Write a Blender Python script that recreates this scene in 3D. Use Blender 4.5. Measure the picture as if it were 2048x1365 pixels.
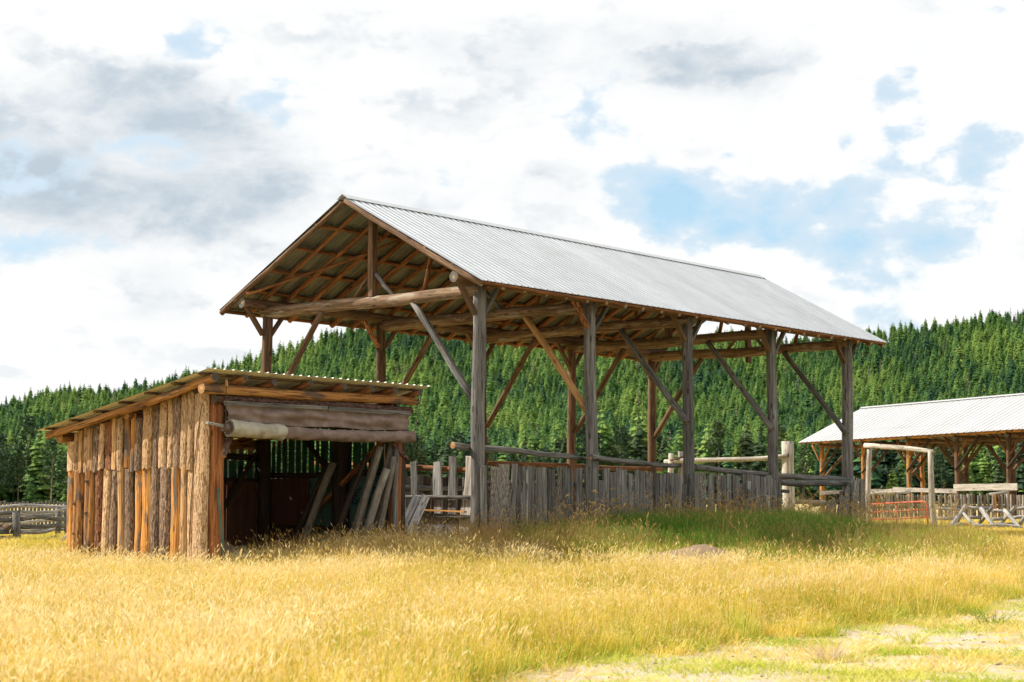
import bpy, math, random
import numpy as np
from mathutils import Vector, Matrix, Euler, Quaternion

scn = bpy.context.scene
for o in list(bpy.data.objects):
    bpy.data.objects.remove(o)
C = scn.collection
rnd = random.Random(7)
nrg = np.random.default_rng(11)

# ------------------------------------------------------------------ camera
F_PX, PITCH, CAM_Z = 3494.47, 0.0990, 1.5          # focal length in photo pixels (2048 wide), pitch up, eye height
cam_d = bpy.data.cameras.new('camera')
cam = bpy.data.objects.new('camera', cam_d)
C.objects.link(cam)
cam.location = (0, 0, CAM_Z)
cam.rotation_euler = (math.pi / 2 + PITCH, 0, 0)
cam_d.sensor_width = 36
cam_d.lens = F_PX / 2048 * 36
cam_d.clip_start, cam_d.clip_end = 0.1, 12000
cam_d.dof.use_dof = True
cam_d.dof.focus_distance = 38
cam_d.dof.aperture_fstop = 3.2
scn.camera = cam

# ------------------------------------------------------------------ sun, sky
SUN_H = Vector((-0.972, 0.235, 0)).normalized()
SUN_EL = math.radians(39)
SUN_DIR = Vector((SUN_H.x * math.cos(SUN_EL), SUN_H.y * math.cos(SUN_EL), math.sin(SUN_EL)))
sun_d = bpy.data.lights.new('sun', 'SUN')
sun_d.energy = 4.6
sun_d.angle = math.radians(0.5)
sun_d.color = (1.0, 0.92, 0.80)
sun = bpy.data.objects.new('sun', sun_d)
C.objects.link(sun)
sun.rotation_euler = SUN_DIR.to_track_quat('Z', 'Y').to_euler()

scn.view_settings.view_transform = 'Standard'
scn.view_settings.look = 'None'
scn.view_settings.exposure = 0.85
scn.view_settings.gamma = 1
scn.view_settings.use_curve_mapping = False
scn.cycles.use_denoising = True
scn.cycles.denoiser = 'OPENIMAGEDENOISE'
scn.cycles.denoising_input_passes = 'RGB_ALBEDO_NORMAL'
scn.cycles.denoising_prefilter = 'ACCURATE'
scn.cycles.sample_clamp_indirect = 8
scn.cycles.max_bounces = 7
scn.cycles.diffuse_bounces = 4
scn.cycles.glossy_bounces = 3
scn.cycles.transmission_bounces = 4
scn.cycles.transparent_max_bounces = 6


class NT:
    """small helper to write node trees"""
    def __init__(s, tree):
        s.t = tree
        s.n = tree.nodes
        s.l = tree.links

    def node(s, typ, **kw):
        n = s.n.new(typ)
        for k, v in kw.items():
            setattr(n, k, v)
        return n

    def put(s, sock, v):
        if isinstance(v, bpy.types.NodeSocket):
            s.l.new(v, sock)
        elif v is not None:
            if sock.type == 'RGBA' and len(v) == 3:
                v = (*v, 1)
            sock.default_value = v

    def math(s, op, a, b=None, c=None, clamp=False):
        n = s.node('ShaderNodeMath', operation=op, use_clamp=clamp)
        for i, v in enumerate((a, b, c)):
            if v is not None:
                s.put(n.inputs[i], v)
        return n.outputs[0]

    def vmath(s, op, a, b=None):
        n = s.node('ShaderNodeVectorMath', operation=op)
        s.put(n.inputs[0], a)
        if b is not None:
            s.put(n.inputs[1], b)
        return n.outputs[1] if op in ('LENGTH', 'DOT_PRODUCT') else n.outputs[0]

    def noise(s, vec, scale, detail=4, rough=0.55, dist=0.0):
        n = s.node('ShaderNodeTexNoise')
        s.put(n.inputs['Vector'], vec)
        n.inputs['Scale'].default_value = scale
        n.inputs['Detail'].default_value = detail
        n.inputs['Roughness'].default_value = rough
        n.inputs['Distortion'].default_value = dist
        return n.outputs[0]

    def smooth(s, v, a, b, lo=0.0, hi=1.0):
        n = s.node('ShaderNodeMapRange', interpolation_type='SMOOTHSTEP')
        s.put(n.inputs[0], v)
        for i, q in enumerate((a, b, lo, hi)):
            n.inputs[i + 1].default_value = q
        return n.outputs[0]

    def mix(s, f, a, b, typ='MIX'):
        n = s.node('ShaderNodeMix', data_type='RGBA', blend_type=typ)
        s.put(n.inputs[0], f)
        s.put(n.inputs[6], a)
        s.put(n.inputs[7], b)
        return n.outputs[2]

    def ramp(s, f, stops):
        n = s.node('ShaderNodeValToRGB')
        e = n.color_ramp.elements
        while len(e) < len(stops):
            e.new(0.5)
        for i, (p, c) in enumerate(stops):
            e[i].position = p
            e[i].color = (*c, 1)
        s.put(n.inputs[0], f)
        return n.outputs[0]

    def mapping(s, vec, scale=(1, 1, 1), loc=(0, 0, 0)):
        n = s.node('ShaderNodeMapping')
        s.put(n.inputs[0], vec)
        n.inputs['Scale'].default_value = scale
        n.inputs['Location'].default_value = loc
        return n.outputs[0]


def pxdir(x, y):
    """direction of a photo pixel (2048 x 1365)"""
    a, b = (x - 1024) / F_PX, (682.5 - y) / F_PX
    c, s = math.cos(PITCH), math.sin(PITCH)
    return Vector((a, c - b * s, s + b * c))


def px(x, y, Y):
    """the point at distance Y seen at a photo pixel"""
    r = pxdir(x, y)
    return Vector((0, 0, CAM_Z)) + r * (Y / r.y)


world = bpy.data.worlds.new('World')
scn.world = world
world.use_nodes = True
world.cycles.sampling_method = 'MANUAL'
world.cycles.sample_map_resolution = 512
w = NT(world.node_tree)
w.n.clear()
out = w.node('ShaderNodeOutputWorld')
bg = w.node('ShaderNodeBackground')
w.l.new(bg.outputs[0], out.inputs[0])
sky = w.node('ShaderNodeTexSky', sky_type='NISHITA')
sky.sun_disc = False
sky.sun_elevation = SUN_EL
sky.sun_rotation = math.atan2(SUN_H.x, SUN_H.y)
sky.air_density = 1.0
sky.dust_density = 0.6
sky.ozone_density = 1.6
co = w.node('ShaderNodeTexCoord').outputs['Generated']
sepd = w.node('ShaderNodeSeparateXYZ')
w.l.new(co, sepd.inputs[0])


def lobes(items):
    """sum of soft ellipses on the sky, each (photo x, y, half width, half height, amount)"""
    tot = None
    warp = w.noise(w.mapping(co, (1, 1, 1.6)), 11.0, 8, 0.65)
    for x, y, rx, ry, amt in items:
        d = pxdir(x, y).normalized()
        ax = w.math('MULTIPLY', w.math('SUBTRACT', sepd.outputs[0], d.x), F_PX / rx)
        az = w.math('MULTIPLY', w.math('SUBTRACT', sepd.outputs[2], d.z), F_PX / ry)
        r2 = w.math('ADD', w.math('MULTIPLY', ax, ax), w.math('MULTIPLY', az, az))
        r2 = w.math('ADD', r2, w.math('MULTIPLY', w.math('SUBTRACT', warp, 0.5), 3.2))
        v = w.smooth(r2, 0.0, 3.0, amt, 0.0)
        tot = v if tot is None else w.math('ADD', tot, v)
    return tot


holes = lobes([(410, 60, 95, 50, .24), (1800, 215, 45, 65, .16), (1500, 425, 160, 60, .16), (1290, 392, 75, 60, .22),
               (1720, 400, 250, 110, .18), (1890, 295, 120, 50, .14), (190, 480, 150, 24, .12), (1640, 515, 280, 55, .14),
               (1990, 335, 50, 80, .13)])
greys = lobes([(230, 300, 280, 120, 1.25), (1400, 165, 190, 75, .38), (960, 405, 200, 75, .55), (1200, 110, 260, 80, .35),
               (60, 400, 260, 70, .5), (520, 430, 260, 70, .35), (250, 610, 380, 70, .28), (720, 230, 200, 60, .15)])
flat = w.mapping(co, (1.0, 1.0, 1.7), (3.1, 0.4, 1.7))


def puffs(vec, sc):
    n = w.node('ShaderNodeTexVoronoi', feature='F1')
    warp_ = w.node('ShaderNodeTexNoise')
    w.put(warp_.inputs['Vector'], vec)
    warp_.inputs['Scale'].default_value = sc * 1.4
    warp_.inputs['Detail'].default_value = 5
    vv_ = w.vmath('ADD', vec, w.vmath('MULTIPLY', w.vmath('SUBTRACT', warp_.outputs['Color'], (.5, .5, .5)), (.9 / sc, .9 / sc, .9 / sc)))
    w.put(n.inputs['Vector'], vv_)
    n.inputs['Scale'].default_value = sc
    n.inputs['Detail'].default_value = 2
    n.inputs['Roughness'].default_value = .5
    return w.math('SUBTRACT', .75, n.outputs['Distance'])


def dens(vec):
    a_ = w.noise(vec, 5.2, 9, 0.58, 0.25)
    b_ = w.noise(vec, 24.0, 7, 0.62, 0.1)
    return w.math('ADD', w.math('ADD', a_, w.math('MULTIPLY', w.math('SUBTRACT', b_, 0.5), 0.40)), w.math('MULTIPLY', w.math('SUBTRACT', puffs(vec, 13.0), .4), .30))


d0 = dens(flat)
d1 = dens(w.vmath('ADD', flat, (-.014, .006, .030)))
cov = w.math('SUBTRACT', w.math('ADD', d0, 0.20), holes)
mask = w.smooth(cov, 0.31, 0.43)
n3 = w.noise(w.mapping(co, (1, 1, 2.2), (7.7, 2.1, 0)), 7.5, 9, 0.58, 0.3)
shade = w.math('MULTIPLY', greys, w.smooth(n3, 0.28, 0.72, 0.35, 1.05))
under = w.smooth(w.math('SUBTRACT', d1, d0), -.04, .11, 0.0, .5)
shade = w.math('ADD', shade, w.math('MULTIPLY', under, w.smooth(cov, .38, .6)))
shade = w.math('ADD', shade, w.smooth(n3, .45, .70, 0.0, .30))
n6 = w.noise(w.mapping(co, (1, 1, 1.8), (4.4, 1.2, 9)), 19.0, 8, 0.62, 0.3)
shade = w.math('MULTIPLY', shade, w.smooth(n6, .3, .7, .72, 1.22))
shade = w.smooth(shade, -.15, 1.55)
thin = w.smooth(cov, .12, .34, 0.0, .55)
cloud = w.mix(shade, (5.9, 5.9, 5.85), (3.0, 3.5, 3.95))
skycol = w.mix(.75, sky.outputs[0], (2.75, 4.2, 5.2))
skycol = w.mix(thin, skycol, (4.6, 4.9, 5.2))
w.put(bg.inputs[0], w.mix(mask, skycol, cloud))
bg.inputs[1].default_value = 0.10

# ------------------------------------------------------------------ materials
MATS = {}


def new_mat(name):
    m = bpy.data.materials.new(name)
    m.use_nodes = True
    t = NT(m.node_tree)
    t.n.clear()
    o = t.node('ShaderNodeOutputMaterial')
    b = t.node('ShaderNodeBsdfPrincipled')
    t.l.new(b.outputs[0], o.inputs[0])
    b.inputs['Roughness'].default_value = 0.85
    b.inputs['Specular IOR Level'].default_value = 0.25
    MATS[name] = m
    return m, t, b, o


def own_coords(t):
    tc = t.node('ShaderNodeTexCoord').outputs['Object']
    oi = t.node('ShaderNodeObjectInfo')
    off = t.vmath('SCALE', (31.7, 17.3, 53.1))
    off.node.inputs['Scale'].default_value = 1
    t.l.new(oi.outputs['Random'], off.node.inputs['Scale'])
    return t.vmath('ADD', tc, off), oi.outputs['Random']


def wood(name, dark, mid, light, scale=16, stretch=0.06, bump=0.5, patch=None, patch_lo=0.52, var=0.35, knots=True):
    m, t, b, o = new_mat(name)
    v, r = own_coords(t)
    g = t.noise(t.mapping(v, (scale, scale, scale * stretch)), 1.0, 7, 0.65, 0.4)
    g2 = t.noise(t.mapping(v, (scale * 4, scale * 4, scale * stretch * 2.5)), 1.0, 4, 0.6, 0.2)
    gg = t.math('ADD', t.math('MULTIPLY', g, 0.7), t.math('MULTIPLY', g2, 0.3))
    col = t.ramp(gg, [(0.33, dark), (0.5, mid), (0.66, light)])
    if patch:
        pn = t.noise(t.mapping(v, (4.5, 4.5, 1.1)), 1.0, 5, 0.6, 0.5)
        col = t.mix(t.smooth(pn, patch_lo, patch_lo + 0.1), col, t.mix(gg, [c * .6 for c in patch], patch))
    if knots:
        vo = t.node('ShaderNodeTexVoronoi', feature='F1')
        t.put(vo.inputs['Vector'], t.mapping(v, (5.0, 5.0, 1.6)))
        vo.inputs['Scale'].default_value = 1.0
        k = t.smooth(vo.outputs['Distance'], 0.10, 0.17, 0.7, 0.0)
        col = t.mix(k, col, [c * .45 for c in dark])
    ck = t.noise(t.mapping(v, (24, 24, .55)), 1.0, 3, .5, .25)
    ck = t.smooth(t.math('ABSOLUTE', t.math('SUBTRACT', ck, .5)), .006, .022, .8 if knots else 0.0, 0.0)
    col = t.mix(ck, col, [c * .35 for c in dark])
    gg = t.math('SUBTRACT', gg, t.math('MULTIPLY', ck, .6))
    br = t.math('ADD', t.math('MULTIPLY', r, var * 2), 1 - var)
    col = t.mix(1.0, col, br, 'MULTIPLY')
    t.put(b.inputs['Base Color'], col)
    bp = t.node('ShaderNodeBump')
    bp.inputs['Strength'].default_value = bump
    bp.inputs['Distance'].default_value = 0.02
    t.put(bp.inputs['Height'], gg)
    t.l.new(bp.outputs[0], b.inputs['Normal'])
    return m


def bark(name, deep, mid, light, peel=None, peel_lo=0.62, var=0.25):
    m, t, b, o = new_mat(name)
    v, r = own_coords(t)
    vo = t.node('ShaderNodeTexVoronoi', feature='F1')
    wn = t.node('ShaderNodeTexNoise')
    t.put(wn.inputs['Vector'], v)
    wn.inputs['Scale'].default_value = 9
    wv = t.vmath('ADD', t.mapping(v, (36, 36, 8)), t.vmath('MULTIPLY', wn.outputs['Color'], (2.2, 2.2, 2.2)))
    t.put(vo.inputs['Vector'], wv)
    vo.inputs['Scale'].default_value = 1.0
    fine = t.noise(t.mapping(v, (60, 60, 25)), 1.0, 5, 0.65)
    hgt = t.math('ADD', t.math('MULTIPLY', t.math('SUBTRACT', 1.0, vo.outputs['Distance']), 0.65), t.math('MULTIPLY', fine, 0.35))
    col = t.ramp(hgt, [(0.30, deep), (0.52, mid), (0.74, light)])
    big = t.noise(t.mapping(v, (3.5, 3.5, 1.4)), 1.0, 5, 0.6, 0.4)
    col = t.mix(t.smooth(big, 0.35, 0.65, 0.0, 0.5), col, t.mix(0.5, col, mid))
    if peel:
        pk = t.smooth(big, peel_lo, peel_lo + 0.05)
        gr = t.noise(t.mapping(v, (40, 40, 2)), 1.0, 5, 0.6)
        col = t.mix(pk, col, t.mix(gr, [c * .5 for c in peel], peel))
        hgt = t.math('SUBTRACT', hgt, t.math('MULTIPLY', pk, 0.5))
    br = t.math('ADD', t.math('MULTIPLY', r, var * 2), 1 - var)
    t.put(b.inputs['Base Color'], t.mix(1.0, col, br, 'MULTIPLY'))
    bp = t.node('ShaderNodeBump')
    bp.inputs['Strength'].default_value = 0.9
    bp.inputs['Distance'].default_value = 0.03
    t.put(bp.inputs['Height'], hgt)
    t.l.new(bp.outputs[0], b.inputs['Normal'])
    b.inputs['Roughness'].default_value = 0.95
    return m


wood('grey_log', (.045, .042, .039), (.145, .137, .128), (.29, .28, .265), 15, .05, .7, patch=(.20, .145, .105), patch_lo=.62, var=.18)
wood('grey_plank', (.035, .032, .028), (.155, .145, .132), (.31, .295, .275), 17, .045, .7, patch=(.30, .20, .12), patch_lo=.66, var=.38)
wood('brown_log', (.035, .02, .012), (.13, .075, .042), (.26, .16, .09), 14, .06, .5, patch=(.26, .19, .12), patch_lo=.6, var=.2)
wood('tie_log', (.05, .03, .018), (.19, .12, .07), (.36, .25, .16), 13, .06, .6, patch=(.36, .3, .23), patch_lo=.55, var=.2)
wood('orange_pole', (.06, .022, .01), (.22, .088, .03), (.40, .19, .075), 15, .06, .4, patch=(.16, .07, .03), patch_lo=.55, var=.2)
wood('fresh_brace', (.28, .13, .05), (.5, .28, .11), (.62, .40, .2), 14, .05, .3, var=.08)
wood('pale_log', (.16, .14, .11), (.42, .38, .315), (.60, .56, .49), 14, .06, .5, patch=(.36, .30, .22), patch_lo=.62, var=.12)
wood('silver_log', (.10, .095, .09), (.30, .285, .265), (.52, .495, .46), 15, .06, .5, var=.2)
wood('stake_wood', (.10, .085, .07), (.33, .29, .25), (.56, .52, .46), 16, .06, .5, patch=(.40, .18, .06), patch_lo=.68, var=.4)
wood('pipe_grey', (.08, .07, .055), (.165, .145, .115), (.25, .225, .185), 12, .3, .15, var=.25, knots=False)
wood('plywood', (.05, .022, .013), (.085, .036, .02), (.12, .054, .03), 9, .08, .1, var=.05, knots=False)
wood('bare_orange', (.18, .065, .016), (.54, .235, .048), (.70, .39, .12), 13, .045, .6, patch=(.20, .155, .12), patch_lo=.50, var=.28)
wood('bare_tan', (.22, .11, .045), (.46, .27, .115), (.60, .41, .21), 14, .045, .5, patch=(.25, .165, .10), patch_lo=.54, var=.25)
wood('orange_log', (.11, .045, .018), (.38, .175, .052), (.58, .32, .115), 12, .05, .8, patch=(.17, .11, .075), patch_lo=.50, var=.15)
bark('bark_tan', (.15, .085, .04), (.47, .285, .14), (.64, .44, .25), peel=(.55, .27, .08), peel_lo=.64)
bark('bark_pale', (.20, .12, .06), (.55, .35, .19), (.70, .51, .31), peel=(.55, .30, .10), peel_lo=.68)
bark('bark_dark', (.06, .038, .026), (.20, .13, .085), (.34, .245, .165), peel=(.45, .2, .06), peel_lo=.72)
bark('bark_red', (.05, .02, .012), (.26, .11, .05), (.43, .22, .11), peel=(.5, .22, .06), peel_lo=.66)
bark('bark_grey', (.06, .05, .045), (.19, .165, .14), (.36, .33, .29), peel=(.34, .24, .16), peel_lo=.66)
bark('brown_bark_log', (.03, .015, .012), (.11, .06, .045), (.20, .12, .09))
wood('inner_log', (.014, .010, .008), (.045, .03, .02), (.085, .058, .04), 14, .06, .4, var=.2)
wood('red_post', (.10, .035, .014), (.30, .115, .04), (.44, .2, .08), 14, .05, .5, var=.08)


def end_grain(name, rim, core):
    m, t, b, o = new_mat(name)
    tc = t.node('ShaderNodeTexCoord').outputs['Object']
    s = t.node('ShaderNodeSeparateXYZ')
    t.l.new(tc, s.inputs[0])
    r = t.math('SQRT', t.math('ADD', t.math('MULTIPLY', s.outputs[0], s.outputs[0]), t.math('MULTIPLY', s.outputs[1], s.outputs[1])))
    rings = t.math('SINE', t.math('MULTIPLY', t.math('ADD', r, t.math('MULTIPLY', t.noise(tc, 12, 3), 0.03)), 420))
    n = t.noise(tc, 30, 4)
    col = t.mix(t.smooth(n, .35, .65), [c * .6 for c in rim], rim)
    col = t.mix(t.math('MULTIPLY', t.smooth(rings, -1, 1), 0.35), col, [c * .5 for c in rim])
    col = t.mix(t.smooth(r, .02, .055, 1, 0), col, core)
    t.put(b.inputs['Base Color'], col)


end_grain('end_grey', (.15, .142, .13), (.36, .22, .08))
end_grain('end_dark', (.10, .09, .08), (.06, .05, .04))
end_grain('end_orange', (.46, .25, .1), (.5, .3, .12))


def metal(name, col, rough, metallic, streak=0.1):
    m, t, b, o = new_mat(name)
    v, r = own_coords(t)
    n = t.noise(t.mapping(v, (6, 1.0, 6)), 1.0, 6, 0.6)
    n2 = t.noise(v, 2.2, 5, 0.6)
    f = t.math('ADD', t.math('MULTIPLY', n, 0.5), t.math('MULTIPLY', n2, 0.5))
    c = t.mix(t.smooth(f, .35, .65), [q * (1 - streak) for q in col], col)
    c = t.mix(1.0, c, t.math('ADD', t.math('MULTIPLY', r, 0.16), 0.90), 'MULTIPLY')
    t.put(b.inputs['Base Color'], c)
    b.inputs['Metallic'].default_value = metallic
    b.inputs['Roughness'].default_value = rough
    b.inputs['Specular IOR Level'].default_value = 0.5
    return m


metal('roof_metal', (.42, .447, .48), .48, .35, .16)
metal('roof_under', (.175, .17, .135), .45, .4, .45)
metal('roof_white', (.47, .48, .49), .5, .25, .08)
metal('shed_metal', (.29, .285, .26), .45, .4, .15)
metal('shed_under_lit', (.82, .79, .68), .6, .0, .1)  # light bounced up from the grass is painted into this pale underside
metal('cap_metal', (.60, .62, .63), .45, .5, .1)
metal('screw_metal', (.10, .10, .10), .6, .3, .1)
metal('wire_metal', (.42, .42, .43), .45, .7, .2)
metal('red_tube', (.55, .085, .035), .45, .0, .25)
metal('chain_metal', (.16, .12, .09), .6, .5, .3)


def cloth(name, a, bcol, weave=260, bump=.25, trans=0.0, fold=False):
    m, t, b, o = new_mat(name)
    v, r = own_coords(t)
    n = t.noise(v, 3.5, 3 if fold else 6, .5, .4)
    n2 = t.noise(v, 90 if fold else 60, 2, .5)
    c = t.mix(t.smooth(n, .35, .65), a, bcol)
    c = t.mix(t.math('MULTIPLY', n2, .3), c, [q * .5 for q in a])
    spk = t.smooth(t.noise(t.mapping(v, (1, 1, 1), (9, 4, 2)), 26, 2, .5), .76, .79)
    c = t.mix(t.math('MULTIPLY', spk, .5), c, (.75, .7, .65))
    t.put(b.inputs['Base Color'], c)
    bp = t.node('ShaderNodeBump')
    bp.inputs['Strength'].default_value = bump
    bp.inputs['Distance'].default_value = .02
    hh = t.math('ADD', n, t.math('MULTIPLY', n2, .15))
    if fold:
        sk = t.node('ShaderNodeMapping')
        t.put(sk.inputs[0], v)
        sk.inputs['Rotation'].default_value = (0, math.radians(28), 0)
        sk.inputs['Scale'].default_value = (1.6, 3, 4.5)
        hh = t.math('ADD', hh, t.math('MULTIPLY', t.noise(sk.outputs[0], 1.0, 2, .45, .8), 2.6))
        bp.inputs['Distance'].default_value = .025
    t.put(bp.inputs['Height'], hh)
    t.l.new(bp.outputs[0], b.inputs['Normal'])
    if trans:
        tr = t.node('ShaderNodeBsdfTranslucent')
        t.put(tr.inputs[0], c)
        ms = t.node('ShaderNodeMixShader')
        ms.inputs[0].default_value = trans
        t.l.new(b.outputs[0], ms.inputs[1])
        t.l.new(tr.outputs[0], ms.inputs[2])
        t.l.new(ms.outputs[0], o.inputs[0])
    return m


cloth('tarp_brown', (.165, .118, .10), (.24, .18, .155), bump=.55, fold=True)
cloth('canvas_beige', (.30, .275, .22), (.42, .39, .32), bump=.9, fold=True)
cloth('green_wrap', (.045, .15, .095), (.075, .22, .14), bump=.15, trans=.45)
cloth('green_wrap_pale', (.10, .20, .175), (.15, .27, .24), bump=.15, trans=.35)
m, t, b, o = new_mat('wrap_ink')
b.inputs['Base Color'].default_value = (.012, .07, .075, 1)

m, t, b, o = new_mat('dirt')
v = t.node('ShaderNodeTexCoord').outputs['Object']
n = t.noise(v, 7, 8, .7)
n2 = t.noise(v, 45, 4, .6)
t.put(b.inputs['Base Color'], t.mix(n, t.mix(n2, (.11, .075, .045), (.24, .165, .10)), (.30, .215, .135)))
bp = t.node('ShaderNodeBump')
bp.inputs['Strength'].default_value = .8
bp.inputs['Distance'].default_value = .04
t.put(bp.inputs['Height'], t.math('ADD', n, t.math('MULTIPLY', n2, .4)))
t.l.new(bp.outputs[0], b.inputs['Normal'])

# ground: dry thatch, with the worn track in front
m, t, b, o = new_mat('ground_soil')
v = t.node('ShaderNodeTexCoord').outputs['Object']
n = t.noise(v, .9, 8, .65, .3)
n2 = t.noise(v, 9, 7, .65)
n3 = t.noise(t.mapping(v, (1, 1, 1), (5, 9, 0)), 2.6, 7, .66, .4)
n4 = t.noise(v, 70, 3, .6)
dry = t.mix(n2, (.30, .20, .085), (.58, .43, .2))
green = t.mix(n2, (.34, .34, .09), (.56, .53, .19))
bare = t.mix(t.smooth(n4, .3, .7), (.42, .33, .25), (.66, .55, .45))
at = t.node('ShaderNodeAttribute', attribute_name='track')
near = at.outputs['Fac']
tr_c = t.mix(t.smooth(n3, .40, .56), green, bare)
tr_c = t.mix(t.smooth(n, .5, .62, 0, .55), tr_c, dry)
fld = t.mix(t.smooth(n, .4, .6, 0, .5), dry, green)
t.put(b.inputs['Base Color'], t.mix(near, fld, tr_c))
bp = t.node('ShaderNodeBump')
bp.inputs['Strength'].default_value = .9
bp.inputs['Distance'].default_value = .05
t.put(bp.inputs['Height'], t.math('ADD', n2, t.math('MULTIPLY', n4, .4)))
t.l.new(bp.outputs[0], b.inputs['Normal'])
b.inputs['Roughness'].default_value = 1

m, t, b, o = new_mat('hill_soil')
v = t.node('ShaderNodeTexCoord').outputs['Object']
n = t.noise(v, .03, 8, .65)
t.put(b.inputs['Base Color'], t.mix(t.smooth(n, .4, .7), (.03, .055, .02), (.10, .10, .045)))


def leafy(name, stops, trans=.3, attr=None, rough=.8, noise_sc=None):
    """stops: colour by per-instance random or by instancer attribute"""
    m, t, b, o = new_mat(name)
    if attr:
        a = t.node('ShaderNodeAttribute', attribute_type='INSTANCER', attribute_name=attr)
        f = a.outputs['Fac']
    else:
        f = t.node('ShaderNodeObjectInfo').outputs['Random']
    at = t.node('ShaderNodeAttribute', attribute_name='leafvar')
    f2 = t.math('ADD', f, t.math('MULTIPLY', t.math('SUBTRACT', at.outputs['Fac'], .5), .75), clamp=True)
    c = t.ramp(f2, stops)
    t.put(b.inputs['Base Color'], c)
    b.inputs['Roughness'].default_value = rough
    tr = t.node('ShaderNodeBsdfTranslucent')
    t.put(tr.inputs[0], c)
    ms = t.node('ShaderNodeMixShader')
    ms.inputs[0].default_value = trans
    t.l.new(b.outputs[0], ms.inputs[1])
    t.l.new(tr.outputs[0], ms.inputs[2])
    t.l.new(ms.outputs[0], o.inputs[0])
    return m


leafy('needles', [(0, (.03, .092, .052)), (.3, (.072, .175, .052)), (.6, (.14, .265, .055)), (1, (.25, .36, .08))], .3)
leafy('needles_stand', [(0, (.03, .092, .052)), (.3, (.072, .175, .052)), (.6, (.14, .265, .055)), (1, (.25, .36, .08))], .5, 'tint')
leafy('needles_dark', [(0, (.014, .036, .02)), (.5, (.03, .066, .026)), (1, (.07, .10, .034))], .2)
leafy('dry_blade', [(0, (.27, .38, .03)), (.18, (.40, .36, .05)), (.42, (.66, .475, .06)), (.68, (.81, .62, .10)), (1, (.90, .76, .27))], .4, 'tint')
leafy('brown_blade', [(0, (.26, .17, .055)), (.5, (.46, .30, .10)), (1, (.62, .46, .20))], .35, 'tint')
leafy('green_blade', [(0, (.06, .18, .02)), (.5, (.14, .29, .032)), (1, (.34, .41, .055))], .4, 'tint')
leafy('lime_blade', [(0, (.26, .38, .025)), (.5, (.47, .49, .06)), (1, (.72, .64, .18))], .4, 'tint')
leafy('pale_head', [(0, (.66, .49, .12)), (.5, (.80, .62, .24)), (1, (.92, .83, .56))], .4, 'tint')
leafy('clump_green', [(0, (.14, .22, .03)), (.5, (.24, .31, .05)), (1, (.40, .42, .1))], .4)
leafy('clump_lime', [(0, (.26, .33, .03)), (.5, (.40, .44, .06)), (1, (.58, .54, .14))], .4)
leafy('clump_pale', [(0, (.5, .38, .24)), (.5, (.62, .48, .33)), (1, (.72, .6, .44))], .4)
leafy('weed_leaf', [(0, (.10, .22, .03)), (1, (.22, .34, .06))], .4)
wood('hay', (.16, .11, .05), (.3, .21, .1), (.42, .31, .16), 20, .5, .1, knots=False)
wood('conifer_bark', (.08, .065, .05), (.17, .14, .11), (.27, .225, .18), 3, .2, .2, knots=False)


# ------------------------------------------------------------------ mesh and object helpers
def tag(o, label=None, cat=None, group=None, kind=None):
    for k, v in (('label', label), ('category', cat), ('group', group), ('kind', kind)):
        if v:
            o[k] = v
    return o


def link(o, parent=None):
    C.objects.link(o)
    if parent is not None:
        o.parent = parent
    return o


def empty(name, loc=(0, 0, 0), rz=0.0, **kw):
    o = bpy.data.objects.new(name, None)
    o.location = loc
    o.rotation_euler = (0, 0, rz)
    o.empty_display_size = .2
    link(o)
    return tag(o, **kw)


def mesh(name, V, Fc, mats, fm=None, smooth=None):
    me = bpy.data.meshes.new(name)
    me.from_pydata([tuple(v) for v in V], [], Fc)
    for q in mats:
        me.materials.append(MATS[q])
    if fm is not None:
        me.polygons.foreach_set('material_index', np.array(fm, dtype=np.int32))
    if smooth is not None:
        sm = np.full(len(Fc), bool(smooth)) if isinstance(smooth, bool) else np.array(smooth, dtype=bool)
        me.polygons.foreach_set('use_smooth', sm)
    me.update()
    return me


def obj(name, me, parent=None, loc=None, rot=None, mat=None):
    o = bpy.data.objects.new(name, me)
    if mat is not None:
        o.matrix_basis = mat
    else:
        if loc is not None:
            o.location = loc
        if rot is not None:
            o.rotation_euler = rot
    return link(o, parent)


def along(p0, p1, roll=0.0):
    p0, p1 = Vector(p0), Vector(p1)
    d = p1 - p0
    q = d.to_track_quat('Z', 'Y') @ Quaternion((0, 0, 1), roll)
    return Matrix.Translation(p0) @ q.to_matrix().to_4x4(), d.length


def log_data(L, r0, r1, n=10, rough=.06, wob=.012, step=.45, sag=0.0):
    m = max(3, int(L / step) + 1)
    V, Fc, sm, fm = [], [], [], []
    ph = [rnd.uniform(0, 6.28) for _ in range(4)]
    lob = [1 + rnd.uniform(-rough, rough) for _ in range(n)]
    for i in range(m):
        f = i / (m - 1)
        r = r0 + (r1 - r0) * f
        cx = wob * math.sin(f * 5.1 + ph[0]) + wob * .5 * math.sin(f * 13 + ph[1])
        cy = wob * math.sin(f * 4.3 + ph[2]) + wob * .5 * math.sin(f * 11 + ph[3])
        for k in range(n):
            a = 2 * math.pi * k / n
            rr = r * lob[k] * (1 + rnd.uniform(-rough, rough) * .55)
            V.append((cx + rr * math.cos(a), cy + rr * math.sin(a), L * f))
    for i in range(m - 1):
        for k in range(n):
            a, b2 = i * n + k, i * n + (k + 1) % n
            Fc.append((a, b2, b2 + n, a + n))
            sm.append(True)
            fm.append(0)
    Fc.append(tuple(range(n - 1, -1, -1)))
    Fc.append(tuple(range((m - 1) * n, m * n)))
    sm += [False, False]
    fm += [1, 1]
    return V, Fc, sm, fm


def log(name, p0, p1, r0, r1, mat, parent=None, end='end_grey', **kw):
    M4, L = along(p0, p1, rnd.uniform(0, 6.28))
    V, Fc, sm, fm = log_data(L, r0, r1, **kw)
    return obj(name, mesh(name, V, Fc, (mat, end), fm, sm), parent, mat=M4)


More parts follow.
